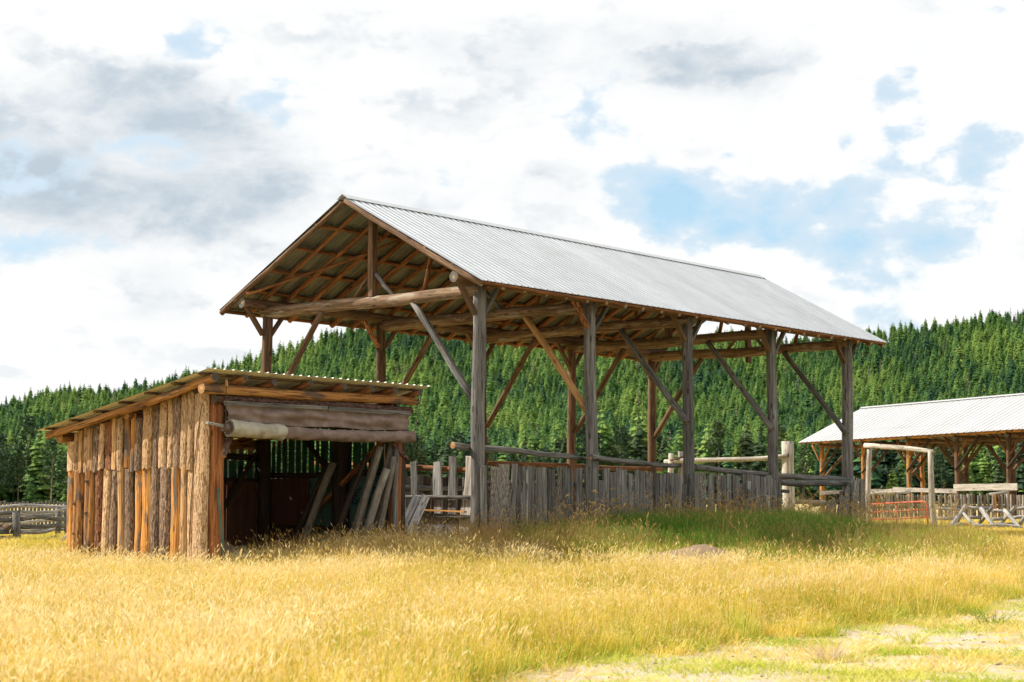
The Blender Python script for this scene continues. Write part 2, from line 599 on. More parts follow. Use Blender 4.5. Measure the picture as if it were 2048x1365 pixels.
def slab_data(wd, th, L, wav=.012, prof='slab', step=.35, chip=.0, ragged=.03):
    """a board standing on Z, width X, its face towards +Y"""
    if prof == 'slab':
        pr = [(-.5, 0), (-.47, .45), (-.28, .9), (0, 1.05), (.28, .9), (.47, .45), (.5, 0)]
    elif prof == 'round':
        pr = [(-.5, -.3), (-.5, .3), (-.33, .8), (0, 1.0), (.33, .8), (.5, .3), (.5, -.3), (0, -.5)]
    else:
        pr = [(-.5, 0), (-.49, .9), (-.47, 1), (.47, 1), (.49, .9), (.5, 0)]
    m = max(3, int(L / step) + 1)
    n = len(pr)
    V, Fc = [], []
    p1, p2, p3 = (rnd.uniform(0, 6.28) for _ in range(3))
    for i in range(m):
        f = i / (m - 1)
        sh = wav * math.sin(f * L * 2.3 + p1)
        sw = 1 + wav * 4 * math.sin(f * L * 3.7 + p2) + rnd.uniform(-wav, wav) * 2
        tt = th * (1 + .12 * math.sin(f * L * 3 + p3))
        tz = [0] * n
        if i == m - 1 or i == 0:
            tz = [rnd.uniform(-ragged, ragged) for _ in range(n)]
        for k, (x, y) in enumerate(pr):
            V.append((x * wd * sw + sh + rnd.uniform(-wav, wav) * .3, y * tt, L * f + tz[k]))
    for i in range(m - 1):
        for k in range(n):
            a, b2 = i * n + k, i * n + (k + 1) % n
            Fc.append((a, a + n, b2 + n, b2))
    Fc.append(tuple(range(n)))
    Fc.append(tuple(range(m * n - 1, (m - 1) * n - 1, -1)))
    return V, Fc


def board(name, base, rz, wd, th, L, mat, parent=None, lean=0.0, tip=0.0, **kw):
    V, Fc = slab_data(wd, th, L, **kw)
    M4 = Matrix.Translation(base) @ Matrix.Rotation(rz, 4, 'Z') @ Matrix.Rotation(lean, 4, 'Y') @ Matrix.Rotation(tip, 4, 'X')
    return obj(name, mesh(name, V, Fc, (mat,), smooth=False), parent, mat=M4)


def plank_dir(name, p0, p1, wdir, wd, th, mat, parent):
    """plank from p0 to p1 whose width lies along wdir"""
    z = (p1 - p0)
    L = z.length
    z.normalize()
    x = (wdir - z * wdir.dot(z)).normalized()
    y = z.cross(x)
    M4 = Matrix.Translation(p0) @ Matrix((x, y, z)).transposed().to_4x4()
    V, Fc = box_data(-wd / 2, wd / 2, -th / 2, th / 2, 0, L)
    return obj(name, mesh(name, V, Fc, (mat,)), parent, mat=M4)


def box_data(x0, x1, y0, y1, z0, z1):
    V = [(x, y, z) for z in (z0, z1) for y in (y0, y1) for x in (x0, x1)]
    Fc = [(0, 2, 3, 1), (4, 5, 7, 6), (0, 1, 5, 4), (2, 6, 7, 3), (0, 4, 6, 2), (1, 3, 7, 5)]
    return V, Fc


def beam(name, p0, p1, wd, th, mat, parent=None, roll=0.0):
    """a sawn timber between two points"""
    p0, p1 = Vector(p0), Vector(p1)
    M4, L = along(p0, p1, roll)
    V, Fc = [], []
    m = max(2, int(L / .6) + 1)
    for i in range(m):
        f = i / (m - 1)
        for x, y in ((-.5, -.5), (.5, -.5), (.5, .5), (-.5, .5)):
            V.append((x * wd + rnd.uniform(-.004, .004), y * th + rnd.uniform(-.004, .004), L * f))
    for i in range(m - 1):
        for k in range(4):
            a, b2 = i * 4 + k, i * 4 + (k + 1) % 4
            Fc.append((a, b2, b2 + 4, a + 4))
    Fc += [(3, 2, 1, 0), tuple(range(m * 4 - 4, m * 4))]
    return obj(name, mesh(name, V, Fc, (mat,), smooth=False), parent, mat=M4)


def tube_data(pts, r, n=6, closed=False):
    pts = [Vector(p) for p in pts]
    V, Fc = [], []
    N = len(pts)
    up = Vector((0, 0, 1))
    for i, p in enumerate(pts):
        a = pts[(i - 1) % N] if (closed or i > 0) else p
        c = pts[(i + 1) % N] if (closed or i < N - 1) else p
        d = (c - a).normalized()
        s = d.cross(up)
        if s.length < .05:
            s = d.cross(Vector((1, 0, 0)))
        s.normalize()
        u2 = s.cross(d)
        for k in range(n):
            an = 2 * math.pi * k / n
            V.append(p + s * (r * math.cos(an)) + u2 * (r * math.sin(an)))
    for i in range(N if closed else N - 1):
        for k in range(n):
            a, b2 = i * n + k, i * n + (k + 1) % n
            c, d2 = ((i + 1) % N) * n + k, ((i + 1) % N) * n + (k + 1) % n
            Fc.append((a, b2, d2, c))
    if not closed:
        Fc += [tuple(range(n - 1, -1, -1)), tuple(range((N - 1) * n, N * n))]
    return V, Fc


def join(parts):
    V, Fc = [], []
    for v, f in parts:
        o = len(V)
        V += list(v)
        Fc += [tuple(i + o for i in q) for q in f]
    return V, Fc


def copy_tree(o, parent=None):
    c = o.copy()
    C.objects.link(c)
    if parent is not None:
        c.parent = parent
    for ch in list(o.children):
        copy_tree(ch, c)
    return c


# ------------------------------------------------------------------ ground and hills
YAW = .7025
U = Vector((math.sin(YAW), math.cos(YAW), 0))       # the barn's long axis
W_ = Vector((-U.y, U.x, 0))                          # across the barn, away from the camera
P0 = Vector((-.7196, 37.926, 0))                     # foot of the barn's nearest post
BARN_RZ = math.pi / 2 - YAW


def ab(a, b, z=0.0):
    return P0 + U * a + W_ * b + Vector((0, 0, z))


PROF_Y = [0, 10, 15, 20, 26, 30, 33, 38, 45, 80, 130, 200, 430, 1200, 9000]
PROF_Z = [-.05, -.05, 0, 0, .12, .34, .60, .86, .95, 1.0, 1.25, 1.9, 4.0, 11.0, 60.0]


def ground_z(X, Y):
    X, Y = np.asarray(X, float), np.asarray(Y, float)
    z = np.interp(Y, PROF_Y, PROF_Z)
    s = np.clip((-X - .8) / 5.5, 0, 1)
    z = z - .36 * s * s * (3 - 2 * s) * np.clip((Y - 28) / 7, 0, 1) * np.clip((400 - Y) / 200, 0, 1)
    z = z - .10 * np.clip((Y - 27) / 4, 0, 1) * np.clip((40 - Y) / 3, 0, 1)
    z = z - .24 * np.clip((X + 2) / 3, 0, 1) * np.clip((24 - X) / 8, 0, 1) * np.exp(-((Y - 34.2) / 2.6) ** 2)
    z = z + .035 * np.sin(X * .9 + 1.3) * np.sin(Y * .7) + .02 * np.sin(X * 2.1 + Y * 1.3)
    return z


def gz(X, Y):
    return float(ground_z(X, Y))


def track_d(X, Y):
    """below zero on the worn track, lower right of the view"""
    X, Y = np.asarray(X, float), np.asarray(Y, float)
    edge = np.interp(X, [-1.5, -.35, -.12, .64, 1.49, 2.86, 3.95, 5.69, 8.1, 13], [4, 15.2, 17.0, 18.0, 19.1, 21.1, 22.3, 24.3, 27.9, 34])
    edge = edge + .25 * np.sin(X * 2.7) + .18 * np.sin(X * 6.1 + 1)
    return Y - edge


rings = [1.0]
while rings[-1] < 5000:
    rings.append(rings[-1] * (1.035 if rings[-1] < 70 else 1.08))
bear = np.concatenate([np.radians(np.linspace(-28, 28, 113)), np.radians(np.linspace(34, 326, 50))])
V, Fc = [(0, 0, -.05)], []
nb = len(bear)
for r in rings:
    X, Y = r * np.sin(bear), r * np.cos(bear)
    V += list(zip(X, Y, ground_z(X, np.maximum(Y, 0))))
for k in range(nb):
    Fc.append((0, 1 + (k + 1) % nb, 1 + k))
for i in range(len(rings) - 1):
    for k in range(nb):
        a, b2 = 1 + i * nb + k, 1 + i * nb + (k + 1) % nb
        Fc.append((a, b2, b2 + nb, a + nb))
me = mesh('ground', V, Fc, ('ground_soil',), smooth=True)
vv = np.array([(v[0], v[1]) for v in V])
tr = np.clip(.5 - track_d(vv[:, 0], vv[:, 1]) / 1.2, 0, 1)
me.attributes.new('track', 'FLOAT', 'POINT').data.foreach_set('value', tr.astype(np.float32))
tag(obj('ground', me), kind='structure', label='dry grassy valley floor rising gently to the barns')

CR_X = [-900, -300, 0, 100, 200, 300, 400, 500, 600, 700, 1000, 1200, 1400, 1557, 1780, 1900, 2048, 2500, 3200]
CR_Y = [v + 5 for v in (900, 850, 826, 806, 799, 787, 767, 742, 712, 676, 664, 668, 692, 700, 680, 666, 638, 600, 640)]
BASE_Y, CREST_Y = 430.0, 1350.0


def crest(th):
    """tangent of the elevation of the bare ridge at a bearing (x / y)"""
    y = np.interp(np.asarray(th) * F_PX + 1024, CR_X, CR_Y)
    b = (682.5 - y) / F_PX
    return (math.sin(PITCH) + b * math.cos(PITCH)) / (math.cos(PITCH) - b * math.sin(PITCH))


def hill_z(th, Y):
    Y = np.asarray(Y, float)
    t = (Y - BASE_Y) / (CREST_Y - BASE_Y)
    e0 = (4.0 - CAM_Z) / BASE_Y
    tt = np.clip(t, 0, 1)
    s = tt ** 1.15 * (1.18 - .18 * tt) / 1.0
    e = e0 + (crest(th) - e0) * s
    bump = .0011 * np.sin(np.asarray(th) * 60 + tt * 7) * np.sin(tt * 11 + np.asarray(th) * 25) * np.clip(tt * 4, 0, 1) * np.clip((1 - tt) * 4, 0, 1)
    z = CAM_Z + (e + bump) * np.minimum(Y, CREST_Y)
    z = z - np.maximum(Y - CREST_Y, 0) * .09
    return np.where(t < 0, 3.9 + t * 8, z)


ths = np.linspace(-.75, .85, 140)
ys = np.concatenate([np.linspace(400, 1350, 60), np.linspace(1400, 2600, 16)])
V, Fc = [], []
for Y in ys:
    Z = hill_z(ths, np.full_like(ths, Y))
    V += list(zip(ths * Y, np.full_like(ths, Y), Z))
n = len(ths)
for i in range(len(ys) - 1):
    for k in range(n - 1):
        a = i * n + k
        Fc.append((a, a + 1, a + 1 + n, a + n))
tag(obj('hill', mesh('hill', V, Fc, ('hill_soil',), smooth=True)), kind='structure', label='long forested hill behind the barns')


# ------------------------------------------------------------------ instanced stuff (geometry nodes in one object)
def scatter_tree(K):
    ng = bpy.data.node_groups.new('scatter', 'GeometryNodeTree')
    ng.interface.new_socket('Geometry', in_out='INPUT', socket_type='NodeSocketGeometry')
    ng.interface.new_socket('Geometry', in_out='OUTPUT', socket_type='NodeSocketGeometry')
    N = ng.nodes
    gi, go = N.new('NodeGroupInput'), N.new('NodeGroupOutput')

    def named(nm, typ):
        q = N.new('GeometryNodeInputNamedAttribute')
        q.data_type = typ
        q.inputs[0].default_value = nm
        return q.outputs[0]

    def split(geo, sel):
        sep = N.new('GeometryNodeSeparateGeometry')
        sep.domain = 'POINT'
        ng.links.new(geo, sep.inputs[0])
        ng.links.new(sel, sep.inputs[1])
        return sep.outputs
    pts, src = split(gi.outputs[0], named('is_point', 'BOOLEAN'))[:2]
    e2r = N.new('FunctionNodeEulerToRotation')
    ng.links.new(named('rot', 'FLOAT_VECTOR'), e2r.inputs[0])
    scl = named('scl', 'FLOAT_VECTOR')
    jn = N.new('GeometryNodeJoinGeometry')
    for k in range(K):
        cmp = N.new('FunctionNodeCompare')
        cmp.data_type = 'INT'
        cmp.operation = 'EQUAL'
        ng.links.new(named('pid', 'INT'), cmp.inputs[2])
        cmp.inputs[3].default_value = k
        iop = N.new('GeometryNodeInstanceOnPoints')
        ng.links.new(split(pts, cmp.outputs[0])[0], iop.inputs['Points'])
        ng.links.new(split(src, cmp.outputs[0])[0], iop.inputs['Instance'])
        ng.links.new(e2r.outputs[0], iop.inputs['Rotation'])
        ng.links.new(scl, iop.inputs['Scale'])
        ng.links.new(iop.outputs[0], jn.inputs[0])
    ng.links.new(jn.outputs[0], go.inputs[0])
    return ng


SCATTER = {}


def scatter(name, label, protos, pts, pid, rot, scl, tint, mats):
    """one object: its mesh holds the source tufts and loose points, geometry nodes set the tufts on the points"""
    K = len(protos)
    V, Fc, fm, lv, pv = [], [], [], [], []
    for k, (v, f, m_, l_) in enumerate(protos):
        o = len(V)
        V += [tuple(q) for q in v]
        Fc += [tuple(i + o for i in q) for q in f]
        fm += list(m_)
        lv += list(l_)
        pv += [k] * len(v)
    nv, npt = len(V), len(pts)
    me = mesh(name, np.concatenate([np.array(V), np.asarray(pts)]), Fc, mats, fm, False)

    def attr(nm, typ, key, head, tail, shape, dt):
        arr = np.zeros((nv + npt,) + shape, dt)
        arr[:nv] = head
        arr[nv:] = tail
        me.attributes.new(nm, typ, 'POINT').data.foreach_set(key, arr.ravel())
    attr('is_point', 'BOOLEAN', 'value', False, True, (), bool)
    attr('pid', 'INT', 'value', np.array(pv), pid, (), np.int32)
    attr('rot', 'FLOAT_VECTOR', 'vector', 0, rot, (3,), np.float32)
    attr('scl', 'FLOAT_VECTOR', 'vector', 1, scl, (3,), np.float32)
    attr('tint', 'FLOAT', 'value', .5, tint, (), np.float32)
    attr('leafvar', 'FLOAT', 'value', np.array(lv), .5, (), np.float32)
    o = obj(name, me)
    if K not in SCATTER:
        SCATTER[K] = scatter_tree(K)
    o.modifiers.new('scatter', 'NODES').node_group = SCATTER[K]
    return tag(o, label, None, None, 'stuff')


# ------------------------------------------------------------------ trees
def conifer(seed, R=.17, levels=24, per=8, taper=.85, droop=.30, low=.06, gap=.12):
    """crown of drooping sprays, height 1"""
    g = random.Random(seed)
    V, Fc, lv = [], [], []
    for i in range(levels):
        f = i / (levels - 1)
        z = low + (.985 - low) * (f ** .93)
        rr = R * (1 - f) ** taper * (1.0 if f > .12 else .78) + .006
        off = g.uniform(0, 6.28)
        for k in range(per if f < .8 else 5):
            if g.random() < gap:
                continue
            a = off + 6.283 * k / per + g.uniform(-.35, .35)
            r = rr * g.uniform(.62, 1.22)
            ca, sa = math.cos(a), math.sin(a)
            wd = r * g.uniform(.30, .46) + .004
            dz = r * droop * g.uniform(.5, 1.6)
            zz = z + g.uniform(-.012, .012)
            p0 = (0, 0, zz + .012)
            pm = (ca * r * .55, sa * r * .55, zz + .01)
            pl = (ca * r * .6 - sa * wd, sa * r * .6 + ca * wd, zz - dz * .8)
            pr = (ca * r * .6 + sa * wd, sa * r * .6 - ca * wd, zz - dz * .8)
            pt = (ca * r, sa * r, zz - dz)
            o = len(V)
            V += [p0, pm, pl, pr, pt]
            Fc += [(o, o + 2, o + 1), (o, o + 1, o + 3), (o + 1, o + 2, o + 4), (o + 1, o + 4, o + 3)]
            q = g.uniform(.1, .9)
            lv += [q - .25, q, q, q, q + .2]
    o = len(V)
    V += [(-.006, 0, .94), (.006, 0, .94), (0, .006, .94), (0, 0, 1.03)]
    Fc += [(o, o + 1, o + 3), (o + 1, o + 2, o + 3), (o + 2, o, o + 3)]
    lv += [.5] * 4
    return V, Fc, lv


def pine(seed, R=.2, low=.32, nclump=58):
    g = random.Random(seed)
    V, Fc, lv = [], [], []
    for i in range(nclump):
        f = g.random() ** .8
        z = low + (1 - low) * f
        prof = R * (math.sin(min(1, (1 - f) * 1.25 + .05) * 1.57)) * g.uniform(.35, 1.05)
        a = g.uniform(0, 6.283)
        cx, cy = prof * math.cos(a), prof * math.sin(a)
        base = g.uniform(.15, .85)
        for k in range(9):
            s = g.uniform(.035, .065)
            d = Vector((g.gauss(0, 1), g.gauss(0, 1), g.gauss(.35, .7))).normalized()
            e = d.orthogonal().normalized()
            e = Quaternion(d, g.uniform(0, 6.28)) @ e
            c = Vector((cx + g.gauss(0, .03), cy + g.gauss(0, .03), z + g.gauss(0, .022)))
            o = len(V)
            V += [c - e * s * .4, c + d * s * .5 - e * s * .28, c + d * s * 1.15, c + d * s * .5 + e * s * .3]
            Fc.append((o, o + 1, o + 2, o + 3))
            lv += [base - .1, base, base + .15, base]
    return V, Fc, lv


def trunk_data(h=.95, r=.011, n=6):
    V, Fc = [], []
    for z, q in ((-.03, r), (h * .5, r * .6), (h, .001)):
        for k in range(n):
            V.append((q * math.cos(6.283 * k / n), q * math.sin(6.283 * k / n), z))
    for i in range(2):
        for k in range(n):
            a, b2 = i * n + k, i * n + (k + 1) % n
            Fc.append((a, b2, b2 + n, a + n))
    return V, Fc


def leaf_mesh(name, data, mat):
    V, Fc, lv = data
    me = mesh(name, V, Fc, (mat,), smooth=False)
    me.attributes.new('leafvar', 'FLOAT', 'POINT').data.foreach_set('value', np.array(lv, np.float32))
    return me


CON = [conifer(1, .20, 22, 9, .75), conifer(2, .25, 20, 9, .7, .35), conifer(3, .165, 24, 8, .66, .25), conifer(4, .28, 18, 10, .75, .22), conifer(5, .23, 20, 9, .58, .45)]
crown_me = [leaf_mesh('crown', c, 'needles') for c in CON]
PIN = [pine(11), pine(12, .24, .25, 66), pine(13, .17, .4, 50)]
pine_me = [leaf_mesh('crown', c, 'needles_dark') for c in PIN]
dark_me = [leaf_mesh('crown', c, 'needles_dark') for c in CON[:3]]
tv, tf = trunk_data()
trunk_me = mesh('trunk', tv, tf, ('conifer_bark',), smooth=True)
ptv, ptf = trunk_data(.9, .014)
ptrunk_me = mesh('trunk', ptv, ptf, ('conifer_bark',), smooth=True)

# positions: rows up the slope, thinned so that the canopy just closes
tr_list = []
Y = 432.0
while Y < 1400:
    sp = 4.6 + (Y - 430) * .0022
    half = .335 * Y
    x = -half + nrg.uniform(0, sp)
    while x < half:
        xx, yy = x + nrg.normal(0, sp * .3), Y + nrg.normal(0, sp * .6)
        tr_list.append((xx, yy))
        x += sp * nrg.uniform(.75, 1.45)
    Y += sp * 1.25
tr_arr = np.array(tr_list)
thb = tr_arr[:, 0] / tr_arr[:, 1]
tz = hill_z(thb, tr_arr[:, 1])
# stands of lighter and darker trees, and heights that vary by stand
stand = np.sin(thb * 48 + tr_arr[:, 1] * .011) + np.sin(thb * 23 - tr_arr[:, 1] * .017 + 2) + .7 * np.sin(thb * 95 + 1)
hgt = 12.8 + 1.5 * stand / 2 + nrg.normal(0, 3.0, len(tr_arr))
hgt = np.clip(hgt, 5.5, 22) * np.interp(tr_arr[:, 1], [430, 560, 1400], [1.2, 1.0, 1.0])
order = np.argsort(tr_arr[:, 1])
in_view = np.abs(thb) < .30
front = [i for i in order if in_view[i]][:300]
front_set = set(front)
rest = np.array([i for i in range(len(tr_arr)) if i not in front_set])

KINDS_T = {
    'spruce': ('spruce_tree', 'narrow dark green spruce in the front row of the forest', 'spruces along the forest edge'),
    'pine': ('pine_tree', 'round crowned dark pine in the front row of the forest', 'pines along the forest edge'),
    'fir': ('fir_tree', 'mid green pointed fir at the foot of the forested hill', 'firs along the forest edge'),
}
protos = {}
for j, i in enumerate(front):
    q = rnd.random()
    kd = 'pine' if q < .33 else ('spruce' if q < .58 else 'fir')
    nm, lb, gp = KINDS_T[kd]
    key = (kd, rnd.randrange(3))
    if key not in protos:
        r_ = empty(nm, label=lb, cat='tree', group=gp)
        if kd == 'pine':
            obj('trunk', ptrunk_me, r_)
            obj('crown', pine_me[key[1]], r_)
        elif kd == 'spruce':
            obj('trunk', trunk_me, r_)
            obj('crown', dark_me[key[1]], r_)
        else:
            obj('trunk', trunk_me, r_)
            obj('crown', crown_me[key[1] + 1], r_)
        protos[key] = r_
        t_ = r_
    else:
        t_ = copy_tree(protos[key])
    h_ = float(hgt[i]) * (1.0 if kd != 'pine' else .95)
    t_.location = (tr_arr[i, 0], tr_arr[i, 1], float(tz[i]) - .1)
    t_.rotation_euler = (rnd.gauss(0, .02), rnd.gauss(0, .02), rnd.uniform(0, 6.28))
    s_ = rnd.uniform(.9, 1.15)
    t_.scale = (h_ * s_, h_ * s_, h_)

protos_f = []
for V, Fc, lv in CON:
    nv = len(V)
    protos_f.append((list(V) + [tuple(v) for v in tv], list(Fc) + [tuple(i + nv for i in f) for f in tf], [0] * len(Fc) + [1] * len(tf), list(lv) + [.5] * len(tv)))
nr = len(rest)
snag = conifer(77, .085, 16, 4, .5, .1, .3, .45)
protos_f.append((list(snag[0]) + [tuple(v) for v in tv], list(snag[1]) + [tuple(i + len(snag[0]) for i in f) for f in tf], [1] * len(snag[1]) + [1] * len(tf), list(snag[2]) + [.5] * len(tv)))
pick = nrg.choice(len(CON) + 1, nr, p=[.2, .22, .2, .16, .2, .02])
sw = nrg.uniform(.85, 1.25, nr)
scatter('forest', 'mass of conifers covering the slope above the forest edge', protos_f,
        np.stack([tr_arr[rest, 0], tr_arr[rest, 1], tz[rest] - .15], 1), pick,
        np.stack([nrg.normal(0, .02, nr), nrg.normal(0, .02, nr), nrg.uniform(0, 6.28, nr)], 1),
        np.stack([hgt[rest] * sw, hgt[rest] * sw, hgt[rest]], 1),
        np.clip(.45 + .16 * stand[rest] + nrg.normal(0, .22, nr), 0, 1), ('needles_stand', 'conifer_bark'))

# ------------------------------------------------------------------ the big pole barn
BW, BAY = 6.9, 4.0
SL = .5415                                          # roof rise per metre
Z_EAVE, Z_RIDGE, OH = 6.453, 8.752, .795


def roof_z(b):
    return Z_EAVE + SL * (min(b, BW - b) + OH)


barn = empty('pole_barn', P0, BARN_RZ, label='large open pole barn of grey logs under a bright metal gable roof', cat='barn')


def bz(a, b):
    q = ab(a, b)
    return gz(q.x, q.y)


for k in range(5):
    a = BAY * k
    for b, top in ((0, 6.48), (BW, 6.46)):
        r = {0: .155, 1: .15, 2: .145, 3: .145, 4: .165}[k] if b == 0 else .135
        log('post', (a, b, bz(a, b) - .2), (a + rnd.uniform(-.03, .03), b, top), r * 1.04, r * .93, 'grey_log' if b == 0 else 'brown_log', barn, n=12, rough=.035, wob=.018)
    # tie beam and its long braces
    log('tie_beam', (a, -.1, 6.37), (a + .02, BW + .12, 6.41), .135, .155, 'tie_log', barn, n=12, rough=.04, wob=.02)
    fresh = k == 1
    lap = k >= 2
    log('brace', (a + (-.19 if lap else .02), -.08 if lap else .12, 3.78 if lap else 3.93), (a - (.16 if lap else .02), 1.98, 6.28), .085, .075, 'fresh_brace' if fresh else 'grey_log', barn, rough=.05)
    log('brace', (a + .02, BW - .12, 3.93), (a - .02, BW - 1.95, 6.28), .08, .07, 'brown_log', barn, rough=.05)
    if k:
        hv, hf_ = [], []
        for _ in range(420):
            bb = rnd.uniform(.2, BW - .2)
            sd = rnd.choice((-1, 1))
            an = rnd.uniform(.2, 1.25) * sd
            o_ = len(hv)
            x_, z_ = a + .15 * math.sin(an), 6.38 + .145 * math.cos(an)
            l_ = rnd.uniform(.05, .13)
            hv += [(x_, bb, z_), (x_ + .012, bb + rnd.uniform(.008, .02), z_ + .008), (x_ + sd * rnd.uniform(.0, .05), bb + rnd.gauss(0, .03), z_ - l_)]
            hf_.append((o_, o_ + 1, o_ + 2))
        tag(obj('hay_strands', mesh('hay_strands', hv, hf_, ('hay',)), barn), kind='stuff')
    # king post with two struts
    kb = 3.40 if k else 3.28
    if k == 4:
        beam('king_post', (a + .16, kb, 6.05), (a + .16, kb, roof_z(kb) - .2), .2, .1, 'brown_log', barn)
    else:
        beam('king_post', (a, kb, 6.5), (a, kb, roof_z(kb) - .16), .17, .15, 'brown_log', barn)
    log('strut', (a, kb - .1, 7.02), (a, kb - .66, 6.48), .055, .05, 'grey_log', barn)
    log('strut', (a, kb + .1, 7.02), (a, kb + .62, 6.48), .05, .05, 'brown_log', barn)
    log('strut', (a + .1, 1.75, 6.5), (a + .1, 1.45, roof_z(1.45) - .12), .055, .05, 'orange_pole', barn)
    # knee braces up to the plates
    for b in (0, BW):
        z0 = 5.85
        if k >= 0:
            beam('knee_brace', (a - .12, b, z0), (a - .68, b, 6.52), .12, .075, 'brown_log' if k != 1 else 'bark_red', barn, roll=rnd.uniform(-.1, .1))
            beam('knee_brace', (a + .12, b, z0), (a + .66, b, 6.52), .11, .075, 'grey_log' if b == 0 else 'brown_log', barn)
# plates along both sides, in two lengths each
for b, g in ((0, .83), (BW, .80)):
    log('plate_log', (-g, b, 6.59), (8.3, b, 6.585), .125, .125, 'brown_log', barn, n=12, wob=.02)
    log('plate_log', (7.9, b - .02, 6.585), (16.75, b, 6.59), .125, .14, 'brown_log', barn, n=12, wob=.02)
# rafters and purlins
NR = 25
for i in range(NR):
    a = -.78 + i * (16.9 + .78) / (NR - 1)
    edge = i in (0, NR - 1)
    m_ = 'brown_log' if edge else 'orange_pole'
    for s in (0, 1):
        b0 = -.74 if s == 0 else BW + .74
        b1 = BW / 2
        j = rnd.uniform(-.03, .03)
        r = rnd.uniform(.056, .072)
        log('rafter', (a + j, b0, roof_z(b0) - .105), (a - j, b1 + (.06 if s else -.06), roof_z(b1) - .115), r * 1.1, r * .85, m_, barn, n=8, wob=.013, rough=.06)
for s in (0, 1):
    for i, d in enumerate((.06, .88, 1.70, 2.52, 3.34, 4.12)):
        b = -OH + d if s == 0 else BW + OH - d
        for a0, a1 in ((-.8, 8.2), (8.0, 16.92)):
            log('purlin', (a0, b, roof_z(b) - .062), (a1, b, roof_z(b) - .062), .046, .04, 'orange_pole', barn, n=7, wob=.012, rough=.1, step=.6)
log('wind_brace', (-.82, 6.72, 6.76), (1.95, 4.12, 8.17), .04, .032, 'orange_pole', barn, n=8, wob=.03)
log('wind_brace', (8.3, 6.6, 6.84), (11.0, 4.1, 8.2), .04, .032, 'orange_pole', barn, n=8, wob=.03)


def panel_data(wd, ln, nrib, rib=.020, screws=6):
    """ribbed sheet: X across, Y up the slope, top faces first; returns verts, faces, material index"""
    xs = []
    p = wd / nrib
    for i in range(nrib):
        x = i * p
        xs += [(x, 0), (x + p * .36, 0), (x + p * .40, rib * .3), (x + p * .46, rib * .3), (x + p * .50, 0), (x + p * .80, 0), (x + p * .86, rib), (x + p * .94, rib)]
    xs.append((wd, 0))
    V, Fc, fm = [], [], []
    n = len(xs)
    t_ = .004
    for y in (0, ln):
        V += [(x, y, z + t_) for x, z in xs]
    for y in (0, ln):
        V += [(x, y, z) for x, z in xs]
    for k in range(n - 1):
        Fc.append((k, k + 1, n + k + 1, n + k))
        Fc.append((2 * n + k, 3 * n + k, 3 * n + k + 1, 2 * n + k + 1))
        Fc.append((k, 2 * n + k, 2 * n + k + 1, k + 1))
        Fc.append((n + k, n + k + 1, 3 * n + k + 1, 3 * n + k))
        fm += [0, 2, 0, 0]
    for i in range(nrib):
        for j in range(screws):
            x, y = i * p + p * .9, ln * (j + .35) / screws + rnd.uniform(-.02, .02)
            o = len(V)
            s = .008
            z = rib + t_
            V += [(x - s, y - s, z), (x + s, y - s, z), (x + s, y + s, z), (x - s, y + s, z), (x, y, z + .007)]
            Fc += [(o, o + 1, o + 4), (o + 1, o + 2, o + 4), (o + 2, o + 3, o + 4), (o + 3, o, o + 4)]
            fm += [1] * 4
    return V, Fc, fm


def roof_slope(parent, a0, a1, npan, eave_b, ridge_b, z_e, z_r, mat, nrib=4, rib=.020, screws=6, cut=.0, name='roof_panel', under='roof_under'):
    wd = (a1 - a0) / npan
    run = ridge_b - eave_b
    ln = math.hypot(run, z_r - z_e) - cut
    V, Fc, fm = panel_data(wd + .012, ln, nrib, rib, screws)
    sg = 1 if run > 0 else -1
    if sg < 0:
        V = [(wd - x, y, z) for x, y, z in V]
        Fc = [tuple(reversed(f)) for f in Fc]
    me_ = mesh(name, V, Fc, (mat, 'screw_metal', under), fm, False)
    ydir = Vector((0, run, z_r - z_e)).normalized()
    xdir = Vector((1, 0, 0))
    zdir = xdir.cross(ydir)
    if zdir.z < 0:
        zdir = -zdir
    R = Matrix((xdir, ydir, zdir)).transposed().to_4x4()
    if sg < 0:                       # keep the frame right-handed: turn the sheet about its own normal
        R = Matrix((-xdir, ydir, (-xdir).cross(ydir))).transposed().to_4x4()
    first = None
    for i in range(npan):
        jit = rnd.uniform(-.005, .005)
        x0 = a0 + i * wd if sg > 0 else a0 + (i + 1) * wd
        M4 = Matrix.Translation((x0, eave_b, z_e + .002 * (i % 2))) @ Matrix.Translation(ydir * jit) @ R
        if first is None:
            first = obj(name, me_, parent, mat=M4)
        else:
            c = first.copy()
            C.objects.link(c)
            c.parent = parent
            c.matrix_basis = M4


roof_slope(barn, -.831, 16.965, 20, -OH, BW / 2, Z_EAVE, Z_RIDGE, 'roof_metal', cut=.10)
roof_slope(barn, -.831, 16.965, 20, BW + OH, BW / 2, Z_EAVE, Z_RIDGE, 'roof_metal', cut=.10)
# ridge cap bent over the ribs
V, Fc = [], []
for a in np.linspace(-.84, 16.97, 20):
    for db, dz in ((-.17, 0), (0, .02), (.17, 0)):
        b = BW / 2 + db
        V += [(a, b, roof_z(b) + .036 + dz), (a, b, roof_z(b) + .040 + dz)]
for i in range(19):
    for k in range(2):
        q = i * 6 + k * 2
        Fc += [(q, q + 6, q + 8, q + 2), (q + 1, q + 3, q + 9, q + 7)]
    q = i * 6
    Fc += [(q, q + 1, q + 7, q + 6), (q + 4, q + 10, q + 11, q + 5)]
obj('ridge_cap', mesh('ridge_cap', V, Fc, ('cap_metal',), smooth=False), barn)
# spikes and a scrap of bark left on the posts
for k, b, z in ((0, BW, 5.2), (0, .0, 4.6), (1, .0, 4.2), (2, .0, 4.3), (3, .0, 4.8), (4, .0, 4.6)):
    log('spike', (BAY * k + .1, b, z), (BAY * k + .32, b + .02, z - .02), .012, .012, 'screw_metal', barn, n=6, end='end_dark')

